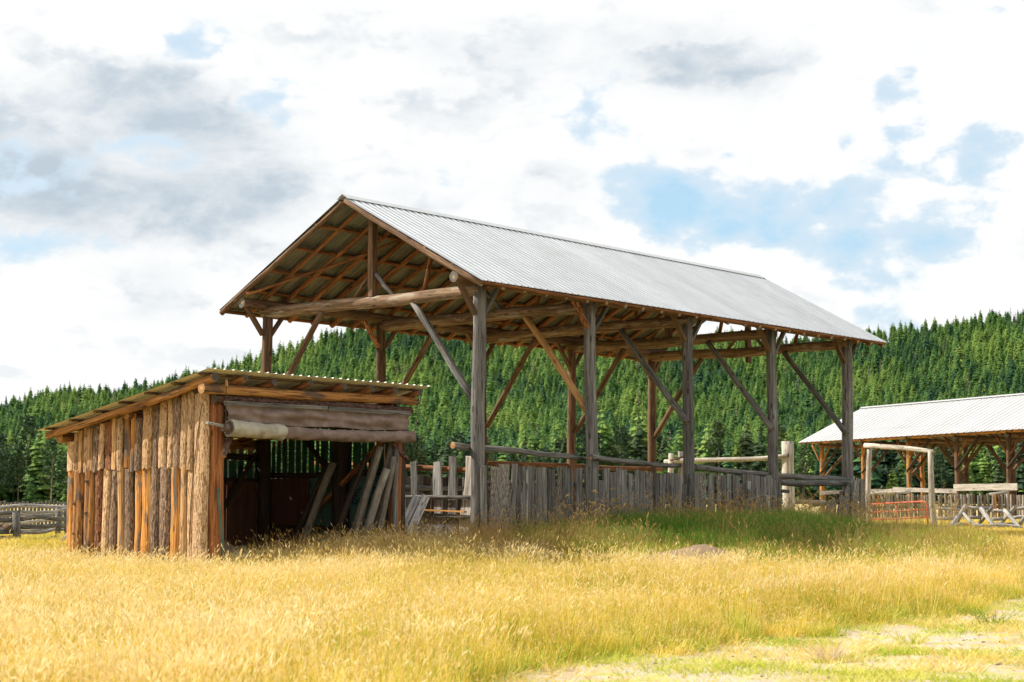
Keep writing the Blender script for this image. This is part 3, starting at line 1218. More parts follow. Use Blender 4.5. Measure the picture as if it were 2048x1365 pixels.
# ------------------------------------------------------------------ board fence between the near posts
bf = empty('board_fence', P0, BARN_RZ, label='weathered grey board fence nailed along the front posts of the large barn', cat='fence')
edges = [-.16, .08, .46, .79, 1.02, 1.21, 1.38, 1.64, 1.9, 2.11, 2.42, 2.64, 2.85, 3.11, 3.42, 3.68, 3.92, 4.18, 4.43, 4.67, 4.91, 5.19, 5.37, 5.59, 5.85,
         6.17, 6.4, 6.68, 6.88, 7.16, 7.41, 7.66, 7.89, 8.15, 8.45, 8.7, 8.91, 9.12, 9.37, 9.6, 9.78, 9.97, 10.14, 10.33, 10.55, 10.74, 11.03, 11.29, 11.58, 11.85, 12.12]
for i in range(len(edges) - 1):
    c, wd = (edges[i] + edges[i + 1]) / 2, edges[i + 1] - edges[i]
    top = 2.57 - .008 * c + rnd.uniform(-.05, .05)
    if i in (16, 21, 30, 41):
        top -= rnd.uniform(.08, .3)
    gap = rnd.uniform(.012, .04) if rnd.random() < .7 else rnd.uniform(.03, .055)
    zb = bz(c, -.25) - .15
    m_ = 'bark_grey' if i in (1, 2, 10, 24, 33, 36) else 'grey_plank'
    board('plank', (c, -.19 + rnd.uniform(-.02, .02), zb), math.pi, wd - gap, rnd.uniform(.025, .05), top - zb, m_, bf, lean=rnd.gauss(0, .012), prof=rnd.choice(['flat', 'flat', 'slab']), wav=.012, ragged=.025)
for z, r in ((2.2, .055), (1.35, .055)):
    for a0, a1 in ((.1, 4.1), (4.0, 8.1), (7.9, 12.1)):
        log('rail', (a0, -.12, z - .006 * a0), (a1, -.12, z - .006 * a1), r, r * .9, 'grey_log', bf, n=8)
rails = [((-.62, .2, 3.02), (3.9, .2, 2.78), .075, .062), ((3.7, -.2, 2.80), (7.85, .16, 2.73), .066, .058), ((8.05, -.12, 2.70), (12.0, .1, 2.55), .075, .07), ((11.9, .1, 2.58), (15.9, .0, 2.46), .08, .07),
         ((12.15, -.08, 2.38), (15.85, -.1, 2.36), .085, .08)]
for p, q, r0, r1 in rails:
    log('rail', p, q, r0, r1, 'grey_log', bf, n=10, wob=.025, end='end_orange' if p[0] < 0 else 'end_grey')
log('rail_stub', (12.2, -.32, 2.12), (12.25, .1, 2.12), .05, .05, 'grey_log', bf, end='end_dark')
# wire tied round the second post
for z in (2.83, 2.42):
    V, Fc = tube_data([(4 + .19 * math.cos(t_), .19 * math.sin(t_) - .02, z + .02 * math.sin(t_ + 1)) for t_ in np.linspace(0, 6.283, 17)[:-1]], .007, 5, True)
    obj('tie_wire', mesh('tie_wire', V, Fc, ('wire_metal',), smooth=True), bf)
V, Fc = tube_data([(8.2, -.26, 1.92), (8.9, -.27, 1.86), (9.6, -.27, 1.83), (9.75, -.27, 1.83), (10.3, -.27, 1.88), (11.0, -.27, 2.02), (11.6, -.27, 1.98)], .006, 5)
obj('loose_wire', mesh('loose_wire', V, Fc, ('wire_metal',), smooth=True), bf)

# boards leaning against the fence
for a, b, h_, ln_, nm in ((9.98, -.36, 1.0, .12, 'standing_plank'), (10.14, -.38, .95, -.02, 'standing_plank'), (11.12, -.4, .75, .03, 'round_stake')):
    z0 = bz(a, b) - .1
    if nm == 'standing_plank':
        lab = 'narrow pale board tilted against the grey board fence' if ln_ > .05 else 'short square stake upright beside the tilted pale board'
        tag(board(nm, P0 + Vector((0, 0, z0)) + U * a + W_ * b, BARN_RZ + math.pi, .12, .05, 1.5 if ln_ > .05 else 1.28, 'silver_log' if ln_ > .05 else 'grey_plank', lean=-ln_, prof='flat'), lab, 'plank')
    else:
        tag(log(nm, ab(a, b, z0), ab(a + .05, b + .1, z0 + 1.15), .06, .055, 'silver_log'), 'short round silver stake leaning on the board fence near the fourth post', 'stake')

# collapsed panel of boards by the last post
cf = empty('collapsed_fence', P0, BARN_RZ, label='collapsed section of leaning grey boards at the last barn post', cat='fence')
for i in range(11):
    a = 13.75 + i * .185
    zb = bz(a, -.35) - .1
    L = .95 + .075 * i
    board('plank', (a - .1, -.42, zb), math.pi, .2, .035, L, 'bark_grey' if i % 3 == 1 else 'grey_plank', cf, lean=-.50 + .032 * i, tip=rnd.uniform(-.02, .1), prof='flat', wav=.015)
log('rail', (13.5, -.3, 1.75), (15.5, -.3, 1.9), .05, .05, 'grey_log', cf)
for a, top in ((15.72, 2.5), (16.12, 2.5)):
    zb = bz(a, -.3) - .1
    tag(board('upright_board', ab(a, -.32 - (a > 16) * .02, zb), BARN_RZ + math.pi, .27 if a > 16 else .18, .06, top - zb, 'grey_plank' if a > 16 else 'silver_log', prof='flat'),
        'wide dark upright board right of the last barn post' if a > 16 else 'narrow pale upright board against the last barn post', 'plank')

# ------------------------------------------------------------------ fences behind the barn
ff = empty('back_fence', P0, BARN_RZ, label='dark board fence along the rear posts seen through the open barn', cat='fence')
a = -1.2
i = 0
while a < 16.5:
    wd = rnd.uniform(.2, .34)
    zb = bz(a, 7.05) - .1
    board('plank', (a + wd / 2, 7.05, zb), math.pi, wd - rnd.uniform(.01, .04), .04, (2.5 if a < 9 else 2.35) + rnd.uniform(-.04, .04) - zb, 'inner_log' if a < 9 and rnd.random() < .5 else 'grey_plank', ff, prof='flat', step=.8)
    a += wd
for a0, a1, z, m_ in ((-1.2, 4.5, 2.15, 'grey_log'), (4.3, 10, 2.2, 'grey_log'), (8.2, 12.8, 2.93, 'orange_pole'), (12.6, 16.6, 2.91, 'orange_pole')):
    log('rail', (a0, 6.95, z), (a1, 6.95, z), .075, .065, m_, ff, n=8)

# tall uneven stakes in the gap between shed and barn
sf = empty('stake_fence', P0, BARN_RZ, label='uneven tall grey stakes on rails between the shed and the large barn', cat='fence')
for b, wd, top, lean, m_ in ((2.02, .2, 2.67, .0, 'grey_plank'), (1.28, .23, 2.66, .0, 'silver_log'), (.88, .22, 2.76, -.03, 'grey_plank'), (.50, .3, 2.77, -.09, 'stake_wood'), (2.45, .12, 2.5, .0, 'grey_plank'), (2.9, .2, 2.6, 0, 'grey_plank'), (3.6, .2, 2.62, 0, 'grey_plank')):
    zb = bz(.1, b) - .1
    board('stake', (.12, b, zb), -math.pi / 2 + math.pi, wd, .05, top - zb, m_, sf, lean=lean, prof='flat', wav=.03)
log('rail', (.2, 5.5, 2.7), (.2, .1, 2.48), .06, .06, 'orange_pole', sf, n=8)
log('rail', (.0, 5.5, 1.95), (.0, .1, 1.85), .05, .045, 'grey_log', sf, n=8)
log('rail', (.0, 4.5, 1.52), (.0, .15, 1.44), .05, .045, 'grey_log', sf, n=8)
beam('crossboard', (-.05, 2.1, 1.62), (-.05, .35, 1.56), .1, .03, 'bare_orange', sf)

# chute of two planks leaning at the shed's back corner
ch = empty('plank_chute', ab(-1.35, .62, 0), BARN_RZ, label='pale plank chute sloping down beside the shed doorway', cat='chute')


CHM = Matrix.Rotation(-BARN_RZ, 3, 'Z')


def CH(x, y, Y):
    return CHM @ (px(x, y, Y) - ch.location)


wdir = CHM @ Vector((1, .5, -.25))
plank_dir('plank', CH(852, 993, 37.55), CH(819, 1068, 36.75), wdir, .17, .05, 'silver_log', ch)
plank_dir('plank', CH(833, 994, 37.7), CH(801, 1064, 36.95), wdir, .17, .05, 'silver_log', ch)
plank_dir('floor_plank', CH(845, 999, 37.75), CH(812, 1072, 37.0), CHM @ Vector((1, .1, 0)), .26, .03, 'inner_log', ch)

# rolls of fence wire in the weeds
q = ab(-1.28, .25)
wr = empty('wire_roll', (q.x, q.y, gz(q.x, q.y)), 0, label='roll of rusty woven fence wire standing in weeds by the chute', cat='wire roll')
parts = []
for j in range(9):
    z = .02 + j * .07
    for rr in (.42, .37, .31):
        parts.append(tube_data([(rr * (1 + .05 * math.sin(3 * t_ + j)) * math.cos(t_), rr * math.sin(t_), z + .01 * math.sin(2 * t_ + j + rr * 9)) for t_ in np.linspace(0, 6.283, 25)[:-1]], .0055, 4, True))
Vw, Fw = join(parts)
obj('strands', mesh('strands', Vw, Fw, ('wire_metal',), smooth=True), wr)
parts = []
for k in range(46):
    t_ = k * .41
    rr = (.42, .37, .31)[k % 3]
    parts.append(tube_data([(rr * math.cos(t_), rr * math.sin(t_), 0), (rr * math.cos(t_ + .05), rr * math.sin(t_ + .05), .6)], .005, 4))
Vw, Fw = join(parts)
obj('stays', mesh('stays', Vw, Fw, ('wire_metal',), smooth=True), wr)

# ------------------------------------------------------------------ the slab shed
shed = empty('log_shed', ab(-6.93, .56, 0), BARN_RZ, label='low lean-to shed clad in upright bark slabs with an open front', cat='shed')
shed['label'] = 'low lean-to shed clad in upright bark slabs with an open front'
OA, OB = -6.93, .56


def S(a, b, z):
    return Vector((a - OA, b - OB, z))


SR = (4.185 - 3.205) / 5.35                          # fall per metre towards the back
LW = -7.03


def shed_roof(b):
    return 4.185 - SR * (b - .08)


up_e = [4.97, 4.7, 4.54, 4.4, 4.23, 4.07, 3.87, 3.72, 3.45, 3.32, 3.11, 2.91, 2.74, 2.51, 2.21, 2.0, 1.77, 1.6, 1.37, 1.14, .94]
up_m = ['bark_pale', 'bark_tan', 'bare_tan', 'bark_tan', 'bare_tan', 'bark_dark', 'bark_pale', 'bark_red', 'bare_tan', 'bark_pale', 'bare_orange', 'bare_orange', 'bark_dark', 'bark_tan', 'bark_dark', 'bark_pale',
        'bark_pale', 'bark_dark', 'bark_pale', 'bark_pale']
lo_e = [4.95, 4.72, 4.40, 4.31, 4.03, 3.79, 3.54, 3.3, 3.06, 2.77, 2.54, 2.25, 1.97, 1.65, 1.36, 1.14, .93]
lo_m = ['bare_orange', 'orange_log', None, 'orange_log', 'bark_red', 'bark_pale', 'bark_dark', 'bare_tan', 'bark_dark', 'bare_orange', 'bare_orange', 'bark_dark', 'bark_dark', 'bare_orange', 'bare_tan', 'bark_pale']
for i, m_ in enumerate(up_m):
    e0, e1 = up_e[i], up_e[i + 1]
    c, wd = (e0 + e1) / 2, e0 - e1
    z0 = 2.36 + rnd.uniform(-.045, .045)
    top = shed_roof(c) - .19
    if i == 0:
        top -= .16
    if i == 12:
        top -= .17
    board('slab', S(LW - .03 - rnd.uniform(0, .02), c, z0), math.pi / 2, wd - rnd.uniform(.008, .035), rnd.uniform(.03, .075), top - z0, m_, shed, lean=rnd.gauss(0, .006), prof='slab' if 'bark' in m_ else rnd.choice(['slab', 'flat']), wav=.012)
for i, m_ in enumerate(lo_m):
    if m_ is None:
        continue
    e0, e1 = lo_e[i], lo_e[i + 1]
    c, wd = (e0 + e1) / 2, e0 - e1
    q = ab(LW, c)
    z0 = gz(q.x, q.y) - .1
    top = 2.40 + rnd.uniform(-.03, .03)
    board('slab', S(LW + .0 - rnd.uniform(0, .02), c, z0), math.pi / 2, wd - rnd.uniform(.01, .045), rnd.uniform(.035, .085) if m_ != 'orange_log' else .13, top - z0, m_, shed, lean=rnd.gauss(0, .006), prof='round' if m_ == 'orange_log' else 'slab', wav=.016)
# knots on the two round slabs
for b, z in ((4.57, 1.75), (4.54, 1.15), (4.17, 2.18), (4.15, 1.55)):
    V, Fc = [], []
    log('knot', S(LW - .09, b, z), S(LW - .165, b + .01, z - .03), .05, .028, 'bark_dark', shed, n=8, end='end_dark')
q = ab(LW, .75)
board('corner_slab', S(LW - .03, .74, gz(q.x, q.y) - .1), math.pi / 2, .40, .085, 3.78 - gz(q.x, q.y) + .1, 'bark_pale', shed, prof='slab', wav=.012)
# posts
zf = .2
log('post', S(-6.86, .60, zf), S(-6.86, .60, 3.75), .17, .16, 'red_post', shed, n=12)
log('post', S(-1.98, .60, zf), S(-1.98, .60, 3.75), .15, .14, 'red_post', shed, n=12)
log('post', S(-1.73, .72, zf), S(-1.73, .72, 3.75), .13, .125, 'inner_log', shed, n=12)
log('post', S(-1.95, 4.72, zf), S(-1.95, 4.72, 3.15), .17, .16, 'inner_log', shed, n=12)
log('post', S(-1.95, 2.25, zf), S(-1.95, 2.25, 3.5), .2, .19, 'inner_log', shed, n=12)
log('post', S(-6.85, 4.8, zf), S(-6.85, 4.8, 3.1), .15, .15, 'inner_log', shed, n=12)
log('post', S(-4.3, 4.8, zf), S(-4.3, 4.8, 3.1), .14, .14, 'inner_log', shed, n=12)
# beams
log('header_log', S(-7.42, .36, 3.85), S(-1.62, .36, 3.87), .10, .085, 'orange_log', shed, n=12, end='end_orange', wob=.015)
log('header_log', S(-7.05, .42, 3.67), S(-1.7, .42, 3.69), .085, .08, 'brown_bark_log', shed, n=12, end='end_dark')
log('wall_plate', S(-7.2, 5.06, 3.05), S(-1.6, 5.06, 3.07), .115, .11, 'orange_log', shed, n=12, end='end_orange')
log('wall_plate', S(-7.22, 2.86, 3.47), S(-1.6, 2.86, 3.49), .095, .09, 'brown_bark_log', shed, n=12, end='end_orange')
RA = [-7.31, -6.57, -5.82, -4.86, -3.98, -3.17, -2.46, -1.74]
for i, a in enumerate(RA):
    r = .085 if i == 0 else .068
    log('rafter', S(a, .12, shed_roof(.12) - (.15 if i == 0 else .115)), S(a, 5.28, shed_roof(5.28) - (.15 if i == 0 else .12)), r, r * .9, 'orange_log' if i == 0 else 'orange_pole', shed, n=10, end='end_dark', wob=.02)
for b in (.35, 1.15, 1.95, 2.75, 3.55, 4.35, 5.15):
    beam('purlin', S(-7.47, b, shed_roof(b) - .022), S(-1.55, b, shed_roof(b) - .022), .1, .035, 'brown_log', shed)
shed_frame = empty('shed_roof', (0, 0, 0))
shed_frame.parent = shed
shed_frame.location = (-OA, -OB, 0)
roof_slope(shed_frame, -7.52, -1.50, 7, 5.42, .05, shed_roof(5.42), shed_roof(.05), 'shed_metal', nrib=4, rib=.022, screws=4, under='shed_under_lit')

def sheet(name, fn, nu, nv_, mat, parent, th=.004, smooth=True):
    V, Fc = [], []
    for s in (0, 1):
        for j in range(nv_ + 1):
            for i in range(nu + 1):
                V.append(Vector(fn(i / nu, j / nv_)))
    n = (nu + 1) * (nv_ + 1)
    nrm = (V[1] - V[0]).cross(V[nu + 1] - V[0]).normalized()
    for i in range(n, 2 * n):
        V[i] = V[i] - nrm * th
    for j in range(nv_):
        for i in range(nu):
            q = j * (nu + 1) + i
            Fc += [(q, q + 1, q + nu + 2, q + nu + 1), (n + q, n + q + nu + 1, n + q + nu + 2, n + q + 1)]
    return obj(name, mesh(name, V, Fc, (mat,), smooth=smooth), parent)


def wob(x, y, s=1.0):
    return .018 * s * (math.sin(x * 9 + y * 3) + .6 * math.sin(x * 23 - y * 5 + 1) + .4 * math.sin(y * 17 + x * 4))


# right wall: boards outside, green wrap within, girts and braces
b = .85
while b < 4.95:
    wd = rnd.uniform(.16, .28)
    sheet('wrap_strip', lambda u, v, b=b, wd=wd: S(-1.715 + wob(u + b, v * 2, .3), b + wd - .09 - (wd - .05) * u, 2.42 + (shed_roof(b) - 2.75) * v), 4, 5, 'green_wrap', shed)
    board('wall_board', S(-1.66, b + wd / 2, zf), -math.pi / 2, wd - .07, .022, shed_roof(b) - .2 - zf, 'bark_dark' if rnd.random() < .5 else 'brown_log', shed, prof='flat', step=.8)
    b += wd
a = -6.8
while a < -3.35:
    wd = rnd.uniform(.17, .26)
    board('wall_board', S(a + wd / 2, 5.0, zf), 0, wd - rnd.choice([.015, .03, .045]), .04, 2.98 - zf, 'bark_dark' if rnd.random() < .5 else 'bare_tan', shed, prof='flat', step=.8)
    a += wd
for k_ in range(6):
    a = -3.30 + .25 * k_
    w2 = .16 + .02 * (k_ % 3)
    board('wall_board', S(a + .08 + w2 / 2, 5.0, zf), 0, w2 - .01, .03, 2.98 - zf, 'bark_dark' if k_ % 2 else 'bare_tan', shed, prof='flat', step=.8)
    sheet('wrap_strip', lambda u, v, a=a, w2=w2: S(a + .02 + w2 * u, 4.955 + wob(u * 2 + a, v * 2, .4), 2.28 + .42 * v), 5, 4, 'green_wrap', shed)
wrap = sheet('wrap_sheet', lambda u, v: S(-1.72 + wob(u * 3, v * 2, .8), 3.3 - 2.3 * u + (.55 * v * (1 - u)), .35 + 2.0 * v), 30, 12, 'green_wrap_pale', shed)
for k_ in range(6):
    sheet('wrap_strip', lambda u, v, k_=k_: S(-3.28 + .25 * k_ + (.17 + .02 * (k_ % 3)) * u, 4.955 + wob(u * 2 + k_, v * 2, .4), 2.28 + .42 * v), 5, 4, 'green_wrap', shed)
for txt, z in (('Green', 1.95), ('Guard', 1.72)):
    cu = bpy.data.curves.new('lettering', 'FONT')
    cu.body = txt
    cu.size = .30
    cu.extrude = .002
    cu.materials.append(MATS['wrap_ink'])
    tmp = bpy.data.objects.new('lettering', cu)
    C.objects.link(tmp)
    bpy.context.view_layer.update()
    lm = bpy.data.meshes.new_from_object(tmp.evaluated_get(bpy.context.evaluated_depsgraph_get()))
    bpy.data.objects.remove(tmp)
    o = bpy.data.objects.new('lettering', lm)
    link(o, wrap)
    # reads from inside the shed: text runs towards -b, up is z, faces -a
    R = Matrix((Vector((0, -1, 0)), Vector((0, 0, 1)), Vector((-1, 0, 0)))).transposed().to_4x4()
    o.matrix_basis = Matrix.Translation(S(-1.765, 2.13, z)) @ R
for z, b0, b1 in ((2.38, .9, 4.7), (1.2, .9, 4.7)):
    log('girt', S(-1.82, b0, z), S(-1.82, b1, z), .06, .06, 'inner_log', shed)
log('girt', S(-6.8, 4.88, 2.9), S(-2.0, 4.88, 2.75), .07, .07, 'inner_log', shed)
log('girt', S(-6.8, 4.88, 2.25), S(-2.0, 4.88, 2.25), .05, .05, 'inner_log', shed)
log('brace', S(-2.05, .9, 3.05), S(-2.05, 3.3, 1.3), .065, .06, 'red_post', shed)
log('brace', S(-2.0, 3.3, 3.1), S(-2.0, 2.4, 2.25), .055, .05, 'inner_log', shed)
log('brace', S(-2.2, 4.7, 2.85), S(-3.4, 4.6, 1.45), .06, .06, 'inner_log', shed)
V, Fc = box_data(-2.95 - OA, -2.08 - OA, 4.82 - OB, 4.84 - OB, .3, 2.24)
obj('plywood_sheet', mesh('plywood_sheet', V, Fc, ('plywood',)), shed)
V, Fc = box_data(-1.79 - OA, -1.775 - OA, 3.45 - OB, 4.66 - OB, .3, 2.3)
obj('plywood_sheet', mesh('plywood_sheet', V, Fc, ('plywood',)), shed)
# short props under the rolled cloth
log('prop', S(-6.66, .40, 2.98), S(-6.98, .22, 2.58), .055, .05, 'brown_bark_log', shed)
log('prop', S(-2.28, .40, 2.98), S(-1.98, .22, 2.62), .055, .05, 'brown_bark_log', shed)
sheet('green_strip', lambda u, v: S(-6.98 + .16 * (1 - v) + .03 * u, .40 - .03 * u, .75 + 1.25 * v), 3, 8, 'green_wrap_pale', shed)

# rolled cloth door
tp = empty('rolled_tarp', ab(-4.4, .3, 0), BARN_RZ, label='brown cloth blind half rolled up across the open shed front', cat='tarp')


def T(a, b, z):
    return Vector((a + 4.4, b - .3, z))


def cur(u, v):
    a = -6.93 + 5.0 * u + .12 * (1 - u) * (v)
    top = 3.62 + .015 * math.sin(u * 9)
    bot = 3.26 - .035 * math.sin(u * 3.1) + .012 * math.sin(u * 14)
    bul = .05 * math.sin(v * 2.8) + .020 * math.sin(6.283 * (v * 1.9 + 1.5 * u - 1.6 * u * u)) + .022 * math.sin(u * 13 + v * 7) + .014 * math.sin(u * 37 - v * 9) + .014 * math.sin(6.283 * (v * 2.7 - 2.2 * u)) * u
    return T(a, .30 - bul, bot + (top - bot) * (1 - v))


sheet('curtain', cur, 70, 14, 'tarp_brown', tp, .006)
plank_dir('batten', T(-6.97, .235, 3.585), T(-4.3, .232, 3.615), Vector((0, 0, 1)), .075, .025, 'grey_plank', tp)
plank_dir('batten', T(-4.28, .225, 3.605), T(-1.9, .228, 3.61), Vector((0, 0, 1)), .085, .025, 'grey_plank', tp)


def roll_data(a0, a1, r, n=24, m=110, extra=0):
    V, Fc = [], []
    for i in range(m):
        f = i / (m - 1)
        a = a0 + (a1 - a0) * f
        sag = -.05 * math.sin((a + 6.9) / 5.05 * math.pi)
        for k in range(n):
            t_ = 6.283 * k / n
            rr = r * (1 + .05 * math.sin(a * 4 + t_ * 2) + .05 * math.sin(a * 11 + t_ * 4) + .035 * math.sin(a * 23 - t_ * 3 + math.sin(a * 5) * 2)) + extra
            rr *= 1 - .12 * max(0, math.cos(t_ - 1.57)) * .5
            V.append(T(a, .24 + rr * math.cos(t_), 3.125 + sag + rr * math.sin(t_)))
    for i in range(m - 1):
        for k in range(n):
            q, q2 = i * n + k, i * n + (k + 1) % n
            Fc.append((q, q2, q2 + n, q + n))
    Fc += [tuple(range(n)), tuple(range(m * n - 1, (m - 1) * n - 1, -1))]
    return V, Fc


V, Fc = roll_data(-6.86, -1.84, .122)
obj('roll', mesh('roll', V, Fc, ('tarp_brown',), smooth=True), tp)
V, Fc = roll_data(-6.84, -5.5, .138, extra=.022)
obj('canvas_patch', mesh('canvas_patch', V, Fc, ('canvas_beige',), smooth=True), tp)
V, Fc = roll_data(-6.99, -6.84, .075, m=5)
obj('roll_core', mesh('roll_core', V, Fc, ('tarp_brown',), smooth=True), tp)
beam('roller_pole', T(-7.38, .24, 3.20), T(-6.8, .24, 3.13), .07, .05, 'silver_log', tp)

# chain on the left, rope on the right
parts = []
for j in range(24):
    z = 3.98 - j * .042
    pts_ = [(.012 * math.cos(t_), 0, z + .026 * math.sin(t_)) if j % 2 else (0, .012 * math.cos(t_), z + .026 * math.sin(t_)) for t_ in np.linspace(0, 6.283, 9)[:-1]]
    parts.append(tube_data(pts_, .005, 4, True))
V, Fc = join(parts)
hc = obj('hanging_chain', mesh('hanging_chain', V, Fc, ('chain_metal',), smooth=True), loc=ab(-6.99, .16, 0), rot=(0, 0, BARN_RZ))
tag(hc, 'rusty chain hanging from the shed eave beside the corner slab', 'chain')
V, Fc = join([tube_data([(0, 0, 4.02), (.0, 0, 3.95)], .02, 6), box_data(-.03, .03, -.012, .012, 3.9, 3.99)])
obj('hook_plate', mesh('hook_plate', V, Fc, ('bare_tan',)), hc)
V, Fc = tube_data([ab(-1.60, .2, 4.06), ab(-1.66, .2, 3.8), ab(-1.74, .2, 3.5), ab(-1.82, .2, 3.18), ab(-1.84, .2, 2.95)], .011, 6)
tag(obj('pull_rope', mesh('pull_rope', V, Fc, ('chain_metal',), smooth=True)), 'thin dark rope from the last rafter down to the cloth roll', 'rope')
V, Fc = tube_data([ab(-7.12, 1.0, .9), ab(-7.14, .95, 1.6), ab(-7.15, .88, 2.3), ab(-7.15, .78, 3.0), ab(-7.15, .68, 3.5), ab(-7.1, .58, 3.85)], .009, 6)
tag(obj('wall_cord', mesh('wall_cord', V, Fc, ('chain_metal',), smooth=True)), 'thin dark cord running down the corner slab of the shed', 'cord')

# poles stored in the shed
PL = [((-2.6, 1.22, .95), (-2.35, .72, 2.9), .085, 'pipe_grey', 'first long grey pole from the left of the stack leaning at the shed doorway'),
      ((-2.75, 1.02, .9), (-2.45, .60, 2.92), .075, 'pipe_grey', 'second grey pole of the stack leaning at the shed doorway'),
      ((-2.35, .85, .9), (-2.2, .48, 3.0), .075, 'pipe_grey', 'tall grey pole behind the short pale one at the shed doorway'),
      ((-2.75, .78, .9), (-2.45, .38, 2.45), .085, 'pipe_grey', 'short grey pole with cut top in front of the leaning stack'),
      ((-2.2, .42, .9), (-2.18, .36, 2.9), .06, 'grey_log', 'thin dark pole upright against the right shed post'),
      ((-2.5, 3.15, .95), (-2.2, 2.35, 2.6), .09, 'inner_log', 'dark leaning pole left of the middle post inside the shed'),
      ((-2.5, 2.85, .95), (-2.2, 2.22, 2.62), .09, 'pipe_grey', 'grey leaning pole with visible end beside the middle shed post')]
PL += [((-2.9, 1.45, .95), (-2.5, .95, 2.75), .07, 'inner_log', 'dark pole just left of the grey stack at the shed doorway'),
       ((-2.5, .62, .9), (-2.3, .30, 2.7), .06, 'pipe_grey', 'thin grey pole at the right end of the leaning stack')]
for p, q, r, m_, lb in PL:
    tag(log('stored_pole', ab(*p), ab(*q), r, r * .95, m_, n=12, end='end_grey'), lb, 'pole', 'poles stored in the shed')


def mound(name, c, rx, ry, h_, seed, mat, rz=0.0):
    g = random.Random(seed)
    V, Fc = [], []
    nr_, na = 14, 40
    ph = [g.uniform(0, 6.28) for _ in range(8)]
    for i in range(nr_ + 1):
        f = i / nr_
        for k in range(na):
            t_ = 6.283 * k / na
            rr = f * (1 + .14 * math.sin(2 * t_ + ph[0]) + .10 * math.sin(3 * t_ + ph[1]) + .05 * math.sin(7 * t_ + ph[2]))
            x, y = rr * rx * math.cos(t_), rr * ry * math.sin(t_)
            z = h_ * (math.cos(min(1, f) * math.pi) * .5 + .5) * (1 + .3 * math.sin(x * 2.2 + ph[3]) + .12 * math.sin(y * 5 + x * 4 + ph[4])) + .03 * h_ * g.uniform(-1, 1) - .12 * f
            V.append((x, y, z))
    for i in range(nr_):
        for k in range(na):
            q, q2 = i * na + k, i * na + (k + 1) % na
            Fc.append((q, q + na, q2 + na, q2))
    Fc.append(tuple(range(na)))
    return obj(name, mesh(name, V, Fc, (mat,), smooth=True), loc=c, rot=(0, 0, rz))


q = ab(-5.2, 2.6)
tag(mound('dirt_pile', (q.x, q.y, gz(q.x, q.y) - .02), 1.9, 1.7, 1.0, 3, 'dirt', BARN_RZ), 'brown earth heap on the floor of the open shed', 'dirt pile')
tag(mound('gravel_pile', (3.55, 35.7, gz(3.55, 35.7) + .02), 1.75, .9, .46, 5, 'dirt'), 'low grey brown gravel heap in the grass before the board fence', 'gravel pile')

# ------------------------------------------------------------------ timber gateway and red gate on the right
gw = empty('timber_gateway', (13.15, 55, 0), 0, label='pale timber gateway of two posts and a crooked top log', cat='gateway')


def G(x, y, Y):
    return px(x, y, Y) - Vector((13.15, 55, 0))


pR, pL = G(1867, 1070, 55), G(1739, 1060, 58)
log('post', G(1868, 1073, 55), G(1861, 902, 55), .10, .085, 'pale_log', gw, n=12, wob=.02)
log('post', G(1736, 1066, 58), G(1738, 895, 58), .095, .08, 'pale_log', gw, n=12, wob=.02)
log('top_log', G(1732, 890, 58.1), G(1868, 904, 54.9), .085, .07, 'pale_log', gw, n=12, wob=.03)
tg = empty('tube_gate', (12.9, 55.2, 0), 0, label='red tubular metal gate closed across the pale timber gateway', cat='gate')


def TG(f, z):
    """f: 0 at the hinge post on the right, 1 at the far left end"""
    a, b = px(1855, 1030, 55.25), px(1716, 1030, 58.6)
    q = a.lerp(b, f)
    return Vector((q.x - 12.9, q.y - 55.2, z - .10 * f))


zs = [1.92, 1.66, 1.42, 1.15, .94]
arc = [TG(.0, .80), TG(.0, 1.80), TG(.012, 1.87), TG(.035, 1.91), TG(.06, 1.92), TG(.5, 1.92), TG(1, 1.92)]
V, Fc = tube_data(arc, .028, 8)
obj('frame', mesh('frame', V, Fc, ('red_tube',), smooth=True), tg)
for z in zs[1:]:
    V, Fc = tube_data([TG(0, z), TG(.5, z - .01), TG(1, z)], .024, 8)
    obj('rail', mesh('rail', V, Fc, ('red_tube',), smooth=True), tg)
for f in (.43, .97):
    V, Fc = tube_data([TG(f, .92), TG(f, 1.90)], .022, 8)
    obj('upright', mesh('upright', V, Fc, ('red_tube',), smooth=True), tg)
hf = empty('pole_fence', px(1725, 1040, 58.4), 0, label='short grey pole fence stub left of the timber gateway', cat='fence')
for y in (1007, 1024, 1041):
    r0 = px(1695, y + 1, 58.6) - hf.location
    log('rail', r0, px(1735, y, 58.2) - hf.location, .07, .06, 'silver_log', hf, n=8, end='end_dark')

# ------------------------------------------------------------------ jackleg fence
jf = empty('jackleg_fence', (15.5, 60, 0), 0, label='silver jackleg pole fence right of the timber gateway', cat='fence')


def J(x, y, Y=60.0):
    return px(x, y, Y) - Vector((15.5, 60, 0))


def jl(n_, x0, y0, Y0, x1, y1, Y1, r0=.075, r1=.065):
    log(n_, J(x0, y0, Y0), J(x1, y1, Y1), r0, r1, 'silver_log', jf, n=8, end='end_grey')


